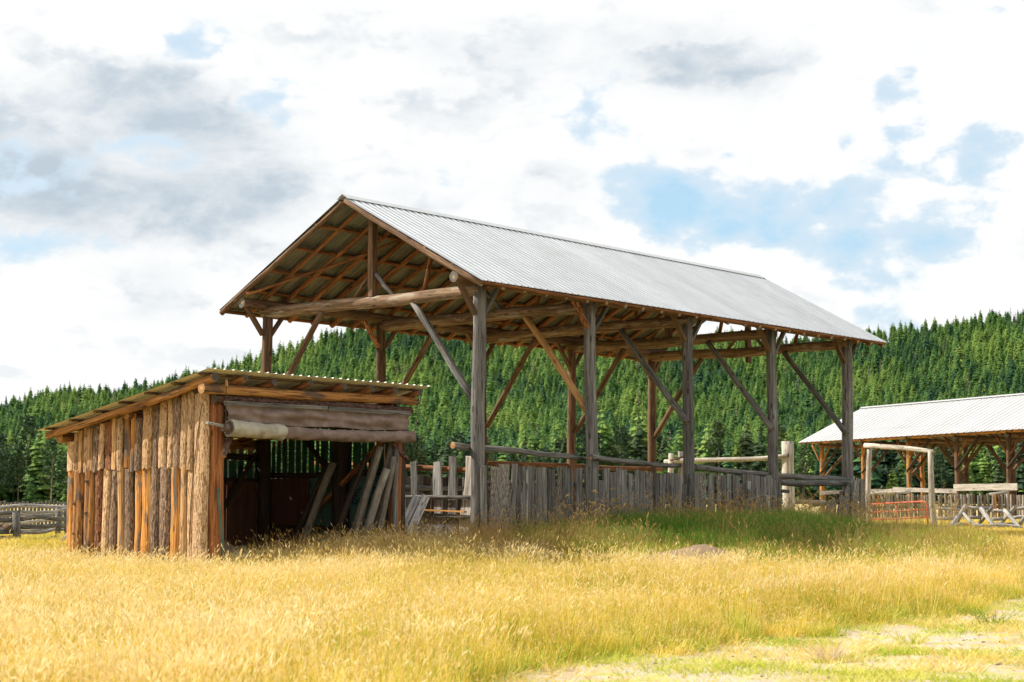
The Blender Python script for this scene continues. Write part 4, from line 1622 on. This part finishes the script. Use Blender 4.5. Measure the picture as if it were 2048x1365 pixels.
for q in [(1884, 1074, 59.4, 1931, 1013, 60.6), (1970, 1076, 59.6, 1926, 1027, 60.3), (1912, 1048, 61.4, 1933, 1010, 60.7), (1911, 1018, 60.9, 1922, 1029, 60.9),
          (1961, 1018, 60.6, 1996, 1062, 59.6), (1955, 1052, 61.4, 1986, 1013, 60.6), (2009, 1022, 60.6, 2050, 1066, 59.4), (1998, 1050, 61.5, 2031, 1014, 60.6), (2040, 1050, 61.2, 2062, 1016, 60.8), (2010, 1068, 59.6, 1990, 1055, 59.9)]:
    jl('leg', *q)
for q in [(1866, 1016, 60.9, 1926, 1020, 60.7), (1934, 1016, 60.8, 1983, 1017, 60.8), (1986, 1022, 60.9, 2026, 1026, 60.8), (2030, 1018, 60.8, 2070, 1014, 60.8),
          (1866, 1037, 60.9, 1912, 1038, 60.7), (1933, 1035, 61.2, 1968, 1036, 61.2), (1984, 1039, 61.2, 2012, 1039, 61.2), (2026, 1036, 61.2, 2070, 1030, 61.2),
          (1866, 1055, 60.5, 1900, 1054, 60.3), (1908, 1050, 61.2, 1936, 1050, 61.2), (1946, 1051, 59.8, 2010, 1053, 59.7), (1990, 1047, 59.7, 2066, 1061, 59.5), (1902, 1066, 60.8, 1946, 1063, 60.8), (2006, 1049, 61.2, 2034, 1049, 61.2)]:
    jl('rail', *q, .062, .055)

# ------------------------------------------------------------------ palisade fence, rails and the second barn
pf_ = empty('palisade_fence', (20, 85, 0), 0, label='long palisade of upright silver and brown stakes below the second barn', cat='fence')
stake_me = []
for m_ in ('stake_wood', 'stake_wood', 'stake_wood', 'silver_log', 'bare_orange', 'bark_dark', 'brown_log', 'grey_log'):
    V, Fc, sm, fm = log_data(1.0, 1.0, .9, n=7, rough=.12, wob=.12, step=.5)
    stake_me.append(mesh('stake', V, Fc, (m_, 'end_grey'), fm, sm))
x = 1716.0
k = 0
while x < 2075:
    Yp = 85 - (x - 1720) * .006
    p = px(x, 1040, Yp)
    zb = gz(p.x, p.y) - .1
    r = rnd.uniform(.052, .085)
    q = rnd.random()
    j = 4 if q > .955 else (6 if q > .93 else (5 if q > .85 else rnd.choice([0, 1, 2, 3, 7])))
    top = 2.46 + rnd.uniform(-.06, .05)
    o = obj('stake', stake_me[j], pf_, loc=(p.x - 20, p.y - 85 + rnd.uniform(-.05, .05), zb), rot=(rnd.gauss(0, .015), rnd.gauss(0, .02), rnd.uniform(0, 6.28)))
    o.scale = (r, r * .8, top - zb)
    x += r * 2 * F_PX / Yp * rnd.uniform(1.0, 1.18)
    k += 1
for p, q in (((1740, 988, 84.6), (1822, 985, 84.6)), ((1975, 990, 84), (2016, 984, 84)), ((1716, 1015, 85.2), (1900, 1014, 84.3)), ((1900, 1014, 84.3), (2075, 1013, 83.2))):
    log('rail', px(*p) - Vector((20, 85, 0)), px(*q) - Vector((20, 85, 0)), .08, .07, 'pale_log' if p[1] < 1000 else 'grey_log', pf_, n=8)
rf = empty('rail_fence', (20, 90, 0), 0, label='pale sawn rails fixed along the posts of the second barn', cat='fence')
for p, q, r, m_ in (((1640, 986, 97), (1762, 982, 94.5), .2, 'stake_wood'), ((1748, 985, 94.4), (1790, 981, 93.6), .2, 'pale_log'), ((1786, 979, 93), (1914, 983, 90), .22, 'stake_wood'), ((1908, 975.5, 89.6), (2035, 974, 87), .34, 'pale_log')):
    beam('rail', px(*p) - Vector((20, 90, 0)), px(*q) - Vector((20, 90, 0)), .1, r, m_, rf, roll=0)

U2 = Vector((.453, -.892, 0)).normalized()          # from the far end towards the near end
N2 = Vector((U2.y, -U2.x, 0))                        # away from the visible side
if N2.y < 0:
    N2 = -N2
O2 = Vector((18.67, 105.5, 0))
rz2 = math.atan2(U2.y, U2.x)
YB = Vector((-U2.y, U2.x, 0))                        # local y of the second barn
sg2 = 1 if YB.dot(N2) > 0 else -1
b2 = empty('pole_barn', O2, rz2, label='smaller distant pole barn with a white metal roof at the right edge', cat='barn')
W2, EV2, RG2, OV2 = 7.7, 5.80, 8.03, 1.05


def B2(a, b, z):
    return Vector((a, b * sg2, z))


def g2(a, b):
    q = O2 + U2 * a + N2 * b
    return gz(q.x, q.y)


s2 = (RG2 - EV2) / (W2 / 2 + OV2)
for k in range(8):
    a = k * 4.0
    for b in (0, W2):
        m_ = 'bare_orange' if (b == 0 and k < 3) or (b and k == 0) else 'brown_log'
        log('post', B2(a, b, g2(a, b) - .2), B2(a, b, 5.75), .16, .14, m_, b2, n=10)
    log('tie_beam', B2(a, -.2, 5.62), B2(a, W2 + .2, 5.62), .14, .13, 'tie_log', b2, n=8)
    log('brace', B2(a, .1, 3.6), B2(a, 2.0, 5.5), .09, .08, 'brown_log', b2, n=8)
    log('brace', B2(a, W2 - .1, 3.6), B2(a, W2 - 2.0, 5.5), .09, .08, 'brown_log', b2, n=8)
    for b in (0, W2):
        log('knee_brace', B2(a + .1, b, 4.6), B2(a + .95, b, 5.7), .06, .06, 'orange_pole', b2, n=7)
        log('knee_brace', B2(a - .1, b, 4.6), B2(a - .95, b, 5.7), .06, .06, 'orange_pole', b2, n=7)
    if k < 7:
        beam('long_brace', B2(a, -.12, 3.9), B2(a + 1.9, -.12, 5.6), .2, .06, 'inner_log', b2)
        beam('long_brace', B2(a + 4, W2 + .1, 2.9), B2(a + 2.0, W2 + .1, 5.6), .16, .06, 'brown_log', b2)
for b in (0, W2):
    log('plate_log', B2(-.9, b, 5.88), B2(29, b, 5.88), .14, .14, 'bare_orange' if b == 0 else 'brown_log', b2, n=8)
for i in range(30):
    a = -.85 + i
    log('rafter', B2(a, -OV2 + .1, EV2 - .02), B2(a, W2 / 2, RG2 - .12), .07, .06, 'orange_pole', b2, n=7, step=2)
    log('rafter', B2(a, W2 + OV2 - .1, EV2 - .02), B2(a, W2 / 2, RG2 - .12), .07, .06, 'orange_pole', b2, n=7, step=2)
for s in (0, 1):
    for d in (.15, 1.3, 2.5, 3.7, 4.7):
        b = -OV2 + d if s == 0 else W2 + OV2 - d
        log('purlin', B2(-.9, b, EV2 + d * s2 - .03), B2(28.5, b, EV2 + d * s2 - .03), .05, .05, 'orange_pole', b2, n=6, step=4)
fr2 = b2
roof_slope(fr2, -.95, 28.55, 16, -OV2 * sg2, W2 / 2 * sg2, EV2 + .03, RG2 + .03, 'roof_white', nrib=4, rib=.03, screws=0)
roof_slope(fr2, -.95, 28.55, 16, (W2 + OV2) * sg2, W2 / 2 * sg2, EV2 + .03, RG2 + .03, 'roof_white', nrib=4, rib=.03, screws=0)
V, Fc = [], []
for a in (-.97, 9, 19, 28.57):
    for db, dz in ((-.2, -.06), (0, .03), (.2, -.06)):
        V += [B2(a, W2 / 2 + db, RG2 + .06 + dz), B2(a, W2 / 2 + db, RG2 + .07 + dz)]
for i in range(3):
    for k in range(2):
        q = i * 6 + k * 2
        Fc += [(q, q + 6, q + 8, q + 2), (q + 1, q + 3, q + 9, q + 7)]
obj('ridge_cap', mesh('ridge_cap', V, Fc, ('roof_white',), smooth=False), b2)

# ------------------------------------------------------------------ pale post and rail beyond the barn
gp = empty('gate_post', (8.9, 57, 0), 0, label='thick pale square gate post with a bleached pole rail beyond the barn', cat='gate post')


def GP(x, y, Y):
    return px(x, y, Y) - Vector((8.9, 57, 0))


log('post', GP(1578, 1035, 57), GP(1575.5, 883, 57), .20, .19, 'pale_log', gp, n=10, wob=.01, rough=.03)
log('pole_rail', GP(1330, 926, 59.5), GP(1577, 911.5, 56.75), .085, .07, 'pale_log', gp, n=10, wob=.03, end='end_dark')
for x, y in ((1342, 907), (1362, 903)):
    log('post', GP(x, 1010, 59.3), GP(x, y, 59.3), .115, .10, 'stake_wood', gp, n=8)
log('chain_wrap', GP(1340, 921, 59.1), GP(1368, 914, 59.1), .035, .03, 'brown_log', gp, n=6)
log('low_rail', GP(1588, 1004, 57.1), GP(1650, 1006, 57.6), .075, .07, 'silver_log', gp, n=8)

# ------------------------------------------------------------------ log rail corrals at the left edge
c1 = empty('corral_fence', (-15.5, 55, 0), 0, label='weathered log rail corral corner with a stout post at the left edge', cat='fence')


def K1(x, y, Y=55.0):
    return px(x, y, Y) - Vector((-15.5, 55, 0))


log('post', K1(34, 1096), K1(33, 1025), .125, .12, 'grey_log', c1, n=10, wob=.01)
for y, r in ((1025, .085), (1040, .08), (1064, .075), (1076, .07)):
    log('rail', K1(-70, y + 1, 55.3), K1(26 if y != 1025 else 37, y, 55.1), r, r * .9, 'grey_log', c1, n=8, end='end_dark')
for y, y2, x2, r, m_ in ((1025, 1021, 134, .05, 'silver_log'), (1038, 1036, 130, .075, 'grey_log'), (1051, 1055, 128, .085, 'grey_log'), (1066, 1062, 106, .055, 'silver_log'), (1080, 1078, 110, .06, 'grey_log')):
    log('rail', K1(42, y, 55.1), K1(x2, y2, 57), r, r * .85, m_, c1, n=8, wob=.04)
log('rail_end', K1(8, 1052, 55.2), K1(20, 1056, 54.6), .09, .09, 'brown_log', c1, n=8, end='end_dark')
log('rail_end', K1(8, 1079, 55.2), K1(20, 1082, 54.6), .085, .085, 'brown_log', c1, n=8, end='end_dark')
c2 = empty('corral_fence', (-16, 64, 0), 0, label='farther silver rail corral fence behind the corner post on the left', cat='fence')


def K2(x, y, Y=64.0):
    return px(x, y, Y) - Vector((-16, 64, 0))


for y0, y1, r, m_ in ((1013, 1017, .08, 'silver_log'), (1028, 1028, .07, 'silver_log'), (1047, 1045, .06, 'pale_log'), (1060, 1058, .06, 'silver_log')):
    log('rail', K2(-60, y0, 64), K2(140, y1, 66), r, r * .9, m_, c2, n=8, wob=.06)
for x, y in ((116, 1015), (133, 1015), (-30, 1012)):
    log('post', K2(x, 1075, 65), K2(x, y, 65), .10, .09, 'grey_log', c2, n=8)
x = -60
while x < 150:
    p = px(x, 1040, 78)
    o = obj('stake', stake_me[7], c2, loc=(p.x + 16, p.y - 64, gz(p.x, p.y) - .1), rot=(0, 0, rnd.uniform(0, 6)))
    o.scale = (.085, .06, 1.55 + rnd.uniform(-.05, .05))
    x += 7.6
log('root_stub', px(124, 1082, 52), px(136, 1068, 52.4), .06, .025, 'pale_log', None, n=8)
tag(bpy.data.objects['root_stub'], 'small bleached root stump in the grass at the shed back corner', 'stump')


# ------------------------------------------------------------------ grasses
def tuft(seed, n=34, h=(.32, .55), rad=.17, lean=.25, wd=.0075, curl=.25, heads=.4, head_len=.07, head_w=.012, droop=.0, basal=0.0):
    g = random.Random(seed)
    V, Fc, fm, lv = [], [], [], []
    for i in range(n):
        hh = g.uniform(*h)
        if g.random() < basal:
            hh *= .5
        a = g.uniform(0, 6.283)
        r = rad * math.sqrt(g.random())
        bx, by = r * math.cos(a), r * math.sin(a)
        la = a + g.gauss(0, .9)
        l0 = abs(g.gauss(0, lean))
        dx, dy = math.cos(la), math.sin(la)
        fa = g.uniform(0, 3.14)
        fx, fy = math.cos(fa), math.sin(fa)
        c1 = g.uniform(.2, 1.0) * curl
        q = g.random()
        w_ = wd * g.uniform(.7, 1.3)
        secs = [0, .4, .75, 1.0]
        o = len(V)
        for s in secs[:-1]:
            off = hh * (l0 * s + c1 * s * s)
            z = hh * s * (1 - .25 * c1 * s)
            ww = w_ * (1 - .55 * s)
            cx, cy = bx + dx * off, by + dy * off
            V += [(cx - fx * ww / 2, cy - fy * ww / 2, z), (cx + fx * ww / 2, cy + fy * ww / 2, z)]
            lv += [q - .25 * (1 - s), q - .25 * (1 - s)]
        off = hh * (l0 + c1)
        z = hh * (1 - .25 * c1)
        tip = Vector((bx + dx * off, by + dy * off, z))
        V.append(tip)
        lv.append(q + .1)
        Fc += [(o, o + 1, o + 3, o + 2), (o + 2, o + 3, o + 5, o + 4), (o + 4, o + 5, o + 6)]
        fm += [0, 0, 0]
        if g.random() < heads:
            d = Vector((dx * (l0 + 2 * c1 + droop), dy * (l0 + 2 * c1 + droop), 1 - .5 * c1 - droop * .8)).normalized()
            d2 = Vector((dx * (l0 + 2 * c1 + droop * 2.4), dy * (l0 + 2 * c1 + droop * 2.4), 1 - .5 * c1 - droop * 2)).normalized()
            sd = d.cross(Vector((fx, fy, .1))).normalized()
            s2_ = d.cross(sd)
            hl = head_len * g.uniform(.7, 1.3)
            for e in (sd, s2_):
                o = len(V)
                m_ = tip + d * hl * .5
                V += [tip, m_ + e * head_w / 2, m_ + d2 * hl * .5, m_ - e * head_w / 2]
                Fc.append((o, o + 1, o + 2, o + 3))
                fm.append(1)
                lv += [.3, .5, .8, .5]
    return V, Fc, fm, lv


def area(n, x0, x1, y0, y1, fn):
    """n random points in a box, kept with probability fn(x, y)"""
    X, Yy = nrg.uniform(x0, x1, n), nrg.uniform(y0, y1, n)
    ok = nrg.random(n) < fn(X, Yy)
    return X[ok], Yy[ok]


def barn_ab(X, Yy):
    dx, dy = X - P0.x, Yy - P0.y
    return dx * U.x + dy * U.y, dx * W_.x + dy * W_.y


def wave(X, Yy, s, p):
    return (np.sin(X * s + p) * np.sin(Yy * s * 1.3 + p * 2) + np.sin((X + Yy) * s * .61 + p * 3) + .6 * np.sin((X * 1.7 - Yy) * s * 1.4 + p)) / 2.6


def plant(name, label, protos, XY, smin, smax, mats, tint0=.5, tsd=.2, hmul=None, tint_add=None):
    X, Yy = XY
    n = len(X)
    pts = np.stack([X, Yy, ground_z(X, Yy) - .02], 1)
    rot = np.stack([nrg.normal(0, .05, n), nrg.normal(0, .05, n), nrg.uniform(0, 6.283, n)], 1)
    s = nrg.uniform(smin, smax, n)
    hm = np.ones(n) if hmul is None else hmul
    scl = np.stack([s, s, s * hm * nrg.uniform(.85, 1.2, n)], 1)
    tint = np.clip(tint0 + nrg.normal(0, tsd, n) + (0 if tint_add is None else tint_add), 0, 1)
    return scatter(name, label, protos, pts, nrg.integers(0, len(protos), n), rot, scl, tint, mats)


def in_shed(X, Yy):
    a, b = barn_ab(X, Yy)
    return (a > -7.05) & (a < -1.7) & (b > .75) & (b < 5.1)


def in_barn(X, Yy):
    a, b = barn_ab(X, Yy)
    return (a > .3) & (a < 16.2) & (b > .1) & (b < 6.8)


def verge(X, Yy):
    """how strongly a place belongs to the lush strip in front of the board fence"""
    a, b = barn_ab(X, Yy)
    ye = np.interp(X, [-.8, .2, 1, 2.2, 4, 6.5, 9, 10.5, 12, 13], [39.2, 37.4, 36.5, 35.5, 34.2, 34.0, 35.2, 39.0, 52, 58])
    f = np.clip((Yy - ye) / 1.1 + .45 * wave(X, Yy, 1.7, .4), 0, 1)
    return f * clear(X, Yy) * ((b < -.15) | (a > 16.3)) * (X > -.7) * np.clip((54 - Yy) / 3, 0, 1)


def clear(X, Yy):
    """nothing grows on the gravel heap"""
    return ((X - 3.48) / 1.5) ** 2 + ((Yy - 34.5) / 2.1) ** 2 > 1 + .4 * wave(X, Yy, 5, 1)


def field(X, Yy):
    td = track_d(X, Yy)
    inv = (np.abs(X) < .305 * Yy + 1.6)
    return inv * (~in_shed(X, Yy)) * (~in_barn(X, Yy)) * np.clip(.5 + td / .9, 0, 1) * (1 - .8 * verge(X, Yy)) * clear(X, Yy)


dry = [tuft(21, 42, (.22, .42), .18, .13, .006, .16, .25, .06, .007), tuft(22, 44, (.18, .36), .2, .22, .0065, .35, .12, .05, .007), tuft(23, 38, (.24, .48), .17, .10, .0055, .14, .35, .065, .008, .08)]
XY = area(64000, -13, 13, 11.5, 37, lambda X, Yy: field(X, Yy) * np.where(Yy < 20, .55, .75) / 1.0)
near_edge = np.clip(.55 + track_d(*XY) / 3.2, .35, 1) * np.where(XY[0] > -.8, np.interp(XY[1], [27, 31, 35], [1, .72, .6]), 1.0)
lump = .95 + .25 * wave(XY[0], XY[1], 1.1, 2.2) + .28 * wave(XY[0], XY[1], 3.3, .2)
plant('dry_grass', 'tall golden dry grass filling the meadow in front of the shed', dry, XY, .9, 1.2, ('dry_blade', 'pale_head'), .5, .18, near_edge * lump * .82, .30 * wave(*XY, .8, 1.0) + .12 * wave(*XY, 2.6, 4.0))
wisp = [tuft(35, 7, (.40, .74), .2, .13, .006, .28, .9, .10, .012, .12), tuft(36, 6, (.36, .68), .22, .17, .0065, .35, .8, .09, .011, .2), tuft(37, 5, (.4, .62), .22, .3, .006, .6, .4, .08, .01, .2)]
XY = area(26000, -13, 12, 11.5, 36.5, lambda X, Yy: field(X, Yy) * np.clip(.42 + .5 * wave(X, Yy, .7, 2.0), .1, .9) * np.where(track_d(X, Yy) < 1.2, .25, 1) * np.where((X > -.8) & (Yy > 29), .35, 1))
plant('stem_grass', 'thin taller grass stems rising over the golden meadow', wisp, XY, .85, 1.15, ('dry_blade', 'pale_head'), .62, .2)
XY = area(9000, -12, 10, 11.5, 36, lambda X, Yy: field(X, Yy) * np.clip(wave(X, Yy, 1.25, 7.1) * 1.4 - .15, 0, .7))
plant('mixed_grass', 'yellow green tufts mixed through the golden meadow', dry, XY, .8, 1.1, ('lime_blade', 'dry_blade'), .5, .25)
fluffy = [tuft(31, 24, (.32, .46), .2, .14, .004, .2, 1.0, .075, .010, .08), tuft(32, 22, (.28, .42), .2, .18, .004, .25, 1.0, .07, .009, .12)]
XY = area(14000, -12, 10, 12, 36, lambda X, Yy: field(X, Yy) * np.clip((wave(X, Yy, .55, 3.1) + np.where(X < -2, .35, -.25) - .12) * 3, 0, .8))
plant('seed_grass', 'pale fluffy seed heads standing out in the golden meadow', fluffy, XY, .9, 1.2, ('dry_blade', 'pale_head'), .75, .15)
lime_tall = [tuft(45, 30, (.22, .5), .2, .18, .007, .25, .3, .07, .009), tuft(46, 30, (.2, .45), .2, .2, .007, .3, .3, .07, .009)]
lime = [tuft(41, 38, (.13, .27), .2, .32, .008, .4, .1, .04, .008), tuft(42, 38, (.10, .24), .22, .38, .008, .55, .05, .04, .008)]


def lime_p(X, Yy):
    td = track_d(X, Yy)
    edge = np.exp(-((td - .15) / .5) ** 2) * .65 * np.clip(.7 + wave(X, Yy, 2.3, 1), 0, 1.3)
    pat = np.clip((wave(X, Yy, .9, 5.0) - .25) * 2, 0, .55)
    return (np.abs(X) < .305 * Yy + 1.6) * (~in_shed(X, Yy)) * np.maximum(edge * (X > -.8), pat * (td > 0)) * (Yy < 36)


XY = area(26000, -12, 12, 11.5, 36, lime_p)
plant('lime_grass', 'fresh yellow green grass along the edge of the worn track', lime, XY, .7, 1.1, ('lime_blade', 'dry_blade'), .4, .2)
short = [tuft(51, 26, (.03, .09), .16, .6, .008, .6, 0), tuft(52, 24, (.02, .07), .18, .8, .009, .8, 0)]
XY = area(26000, -1, 13, 11.5, 33, lambda X, Yy: (track_d(X, Yy) < .2) * (np.abs(X) < .305 * Yy + 1.6) * np.clip(.22 + wave(X, Yy, 2.1, .7) * .9, .03, .7))
plant('short_turf', 'short trampled turf on the worn track at lower right', short, XY, .8, 1.4, ('lime_blade',), .68, .25, None, .3 * wave(*XY, 1.3, 2.0))
bleached = [tuft(55, 30, (.04, .12), .22, .9, .008, .9, .2, .05, .012)]
XY = area(5000, -1, 13, 11.5, 33, lambda X, Yy: (track_d(X, Yy) < .3) * np.clip((wave(X, Yy, 1.5, 4.2) + .05) * 2, .05, .85))
plant('dead_grass', 'bleached matted dead grass on the worn track', bleached, XY, .8, 1.4, ('pale_head', 'pale_head'), .35, .2)

green = [tuft(61, 36, (.30, .60), .2, .26, .014, .5, 0), tuft(62, 34, (.26, .56), .2, .32, .015, .65, 0), tuft(63, 36, (.32, .66), .2, .22, .012, .45, .06, .08, .012, .2)]
XY = area(17000, -1, 14, 33, 54, lambda X, Yy: verge(X, Yy) * np.interp(X, [0, 6, 9, 12], [.95, .9, .6, .5]))
gr_h = np.interp(XY[1] - np.interp(XY[0], [0, 4, 9, 12], [36.5, 34, 35.2, 43]), [0, 2.5, 5], [.65, 1.0, 1.3]) * np.interp(XY[0], [7.3, 9.3], [1, .45])
plant('green_grass', 'lush green grass along the foot of the board fence', green, XY, .75, 1.05, ('green_blade', 'brown_blade'), .38, .2, gr_h, np.clip((XY[0] - 4) * .04, 0, .35))
XY = area(5000, -1, 13, 32, 40, lambda X, Yy: np.clip(verge(X, Yy + .6) * 2.2, 0, 1) * np.maximum(np.clip(1.25 - verge(X, Yy - 1.6), 0, 1) * .9, .28))
plant('stalk_grass', 'yellow green stalks where the meadow meets the lush strip', lime_tall, XY, .85, 1.1, ('lime_blade', 'brown_blade'), .5, .22)
reed = [tuft(71, 9, (.72, 1.05), .22, .10, .007, .16, 1.0, .15, .018, .30), tuft(72, 8, (.65, 1.0), .25, .12, .007, .2, 1.0, .14, .017, .35), tuft(73, 10, (.55, .9), .2, .10, .007, .14, .9, .15, .017, .15)]


def reed_p(X, Yy):
    a, b = barn_ab(X, Yy)
    band = np.exp(-((b + .75) / .6) ** 2) * (b < -.22) * np.interp(a, [.2, 1.5, 6, 12.5, 16, 21], [.15, .4, .75, .95, .5, .0])
    return np.maximum(band, .10 * verge(X, Yy) * (Yy > 36.5))


XY = area(5200, -1, 16, 36, 54, reed_p)
plant('reed_grass', 'tall tan reed grass with drooping seed heads before the board fence', reed, XY, .85, 1.1, ('brown_blade', 'brown_blade'), .62, .18)
brown = [tuft(81, 30, (.4, .85), .2, .13, .0065, .25, .5, .08, .009, .1), tuft(82, 28, (.34, .74), .2, .16, .0065, .3, .4, .07, .009, .1)]


def brown_p(X, Yy):
    a, b = barn_ab(X, Yy)
    front = (b < .6) * (b > -3.0 + .6 * wave(X, Yy, 1.3, 1)) * (a > -6.6) * (a < 1.6) * np.interp(a, [-6.6, -4.5, 1], [.35, .9, .9])
    gap = (b > -.6) * (b < 1.6) * (a > -1.6) * (a < .2) * .5
    right = .0 * X + np.clip((verge(X, Yy) - .2) * 1.5, 0, 1) * np.interp(X, [-.5, .5, 3.8, 5, 7, 8.2], [.1, .16, .16, .35, .35, 0]) * np.clip(.6 + wave(X, Yy, 1.9, .3), 0, 1.2)
    right = np.maximum(right, .8 * np.exp(-((X - 9.2) / 1.9) ** 2 - ((Yy - 37.6) / 1.9) ** 2))
    foot = np.exp(-((a + 7.35) / .35) ** 2) * (b > .2) * (b < 5.6) * .6
    return np.maximum.reduce([front, gap, right, foot])


XY = area(14000, -11, 18, 30, 56, brown_p)
plant('brown_grass', 'tall tawny grass stalks before the open shed and by the gateway', brown, XY, .8, 1.05, ('brown_blade', 'brown_blade'), .55, .22, np.interp(XY[0], [7, 8.5], [1, .62]))
farg = [tuft(91, 44, (.18, .36), .38, .28, .012, .35, .2, .08, .014), tuft(92, 44, (.14, .3), .42, .32, .013, .45, .15, .08, .014)]
XY = area(30000, -31, 31, 36, 92, lambda X, Yy: (np.abs(X) < .305 * Yy + 2) * (~in_barn(X, Yy)) * (~in_shed(X, Yy)) * (1 - verge(X, Yy)) * ((Yy > 36) & ((X < -5) | (X > 6) | (Yy > 56))) * .8)
far_h = np.where((XY[0] > 8.5) & (XY[1] > 38) & (XY[1] < 66), .40, 1.0) * np.where((XY[0] < -10), .75, 1.0)
plant('meadow_grass', 'golden meadow grass around the corrals and distant fences', farg, XY, .75, 1.1, ('dry_blade', 'pale_head'), .42, .2, far_h, .3 * wave(*XY, .3, 1.0))

# pebbles and crumbs of earth on the track
peb = []
for sd in (5, 6, 7):
    g_ = random.Random(sd)
    Vp_ = []
    for zc, rr_, nn in ((-.3, .8, 6), (.25, 1.0, 6), (.75, .55, 6)):
        for k in range(nn):
            t_ = 6.283 * k / nn + g_.uniform(-.3, .3)
            Vp_.append((rr_ * g_.uniform(.75, 1.2) * math.cos(t_), rr_ * g_.uniform(.75, 1.2) * math.sin(t_), zc * .6))
    Fp_ = [(k, (k + 1) % 6, 6 + (k + 1) % 6, 6 + k) for k in range(6)] + [(6 + k, 6 + (k + 1) % 6, 12 + (k + 1) % 6, 12 + k) for k in range(6)] + [tuple(range(12, 18))]
    peb.append((Vp_, Fp_, [0] * len(Fp_), [.5] * 18))
XY = area(5200, -1, 13, 12, 33, lambda X, Yy: (track_d(X, Yy) < .1) * (np.abs(X) < .305 * Yy + 1.6) * np.clip(.3 + .7 * wave(X, Yy, 1.9, 3.0), .04, .8))
n_ = len(XY[0])
scatter('pebbles', 'small stones and crumbs of earth scattered on the worn track', peb, np.stack([XY[0], XY[1], ground_z(*XY)], 1), nrg.integers(0, 3, n_),
        np.stack([nrg.normal(0, .2, n_), nrg.normal(0, .2, n_), nrg.uniform(0, 6.28, n_)], 1), (.010 + .022 * nrg.random((n_, 1)) ** 3) * np.array([[1, 1, .8]]), nrg.random(n_), ('dirt',))

# separate clumps that stand out on the track
clump = [tuft(101, 60, (.10, .24), .13, .5, .010, .6, 0), tuft(102, 70, (.10, .3), .14, .55, .010, .5, .1, .05, .01)]
CL = [(1985, 1250, 1.25, 'clump_green', 'largest green grass clump on the worn track at right'), (1352, 1293, 1.1, 'clump_lime', 'bright green grass tuft at the meadow edge near the bottom centre'),
      (1820, 1288, .9, 'clump_lime', 'yellow green grass tuft on the worn track left of the largest green clump'), (1655, 1322, 1.0, 'clump_pale', 'pinkish dead grass tuft on the worn track'),
      (1945, 1232, .7, 'clump_lime', 'small yellow green tuft just behind the largest green clump')]
for x, y, s, m_, lb in CL:
    r = pxdir(x, y)
    Yy = 18.0
    for _ in range(30):
        zz = gz(r.x * Yy / r.y, Yy)
        Yy = (zz - CAM_Z) / (r.z / r.y)
    V, Fc, fm, lv = clump[len(lb) % 2]
    me = mesh('grass_clump', V, Fc, (m_, m_), fm, False)
    me.attributes.new('leafvar', 'FLOAT', 'POINT').data.foreach_set('value', np.array(lv, np.float32))
    o = obj('grass_clump', me, loc=(r.x * Yy / r.y, Yy, gz(r.x * Yy / r.y, Yy) - .01), rot=(0, 0, rnd.uniform(0, 6)))
    o.scale = (s * 1.1, s * 1.1, s)
    tag(o, lb, 'grass clump', 'grass clumps on the track')

# leafy weed at the fence corner
q = Vector((.17, 37.0, 0))
wd_ = empty('leafy_weed', (q.x, q.y, gz(q.x, q.y)), 0, label='bright green leafy weed in front of the first fence boards', cat='weed')
stV, stF, lfV, lfF = [], [], [], []
for k in range(5):
    a = k * 1.3
    pts_ = [Vector((.05 * math.cos(a), .05 * math.sin(a), 0)), Vector((.10 * math.cos(a), .10 * math.sin(a), .35)), Vector((.17 * math.cos(a), .17 * math.sin(a), .62 + .06 * k))]
    v_, f_ = tube_data(pts_, .006, 5)
    o = len(stV)
    stV += v_
    stF += [tuple(i + o for i in f) for f in f_]
    for j in range(9):
        f = .15 + j * .095
        p = pts_[0].lerp(pts_[2], f)
        an = a + j * 2.4
        d = Vector((math.cos(an), math.sin(an), .25 - .3 * f)).normalized()
        sd = d.cross(Vector((0, 0, 1))).normalized()
        L = .17 * (1.1 - .5 * f)
        o = len(lfV)
        lfV += [p, p + d * L * .5 + sd * L * .2, p + d * L - Vector((0, 0, .03)), p + d * L * .5 - sd * L * .2]
        lfF += [(o, o + 1, o + 2), (o, o + 2, o + 3)]
obj('stems', mesh('stems', stV, stF, ('clump_green',), smooth=True), wd_)
obj('leaves', mesh('leaves', lfV, lfF, ('weed_leaf',), smooth=False), wd_)
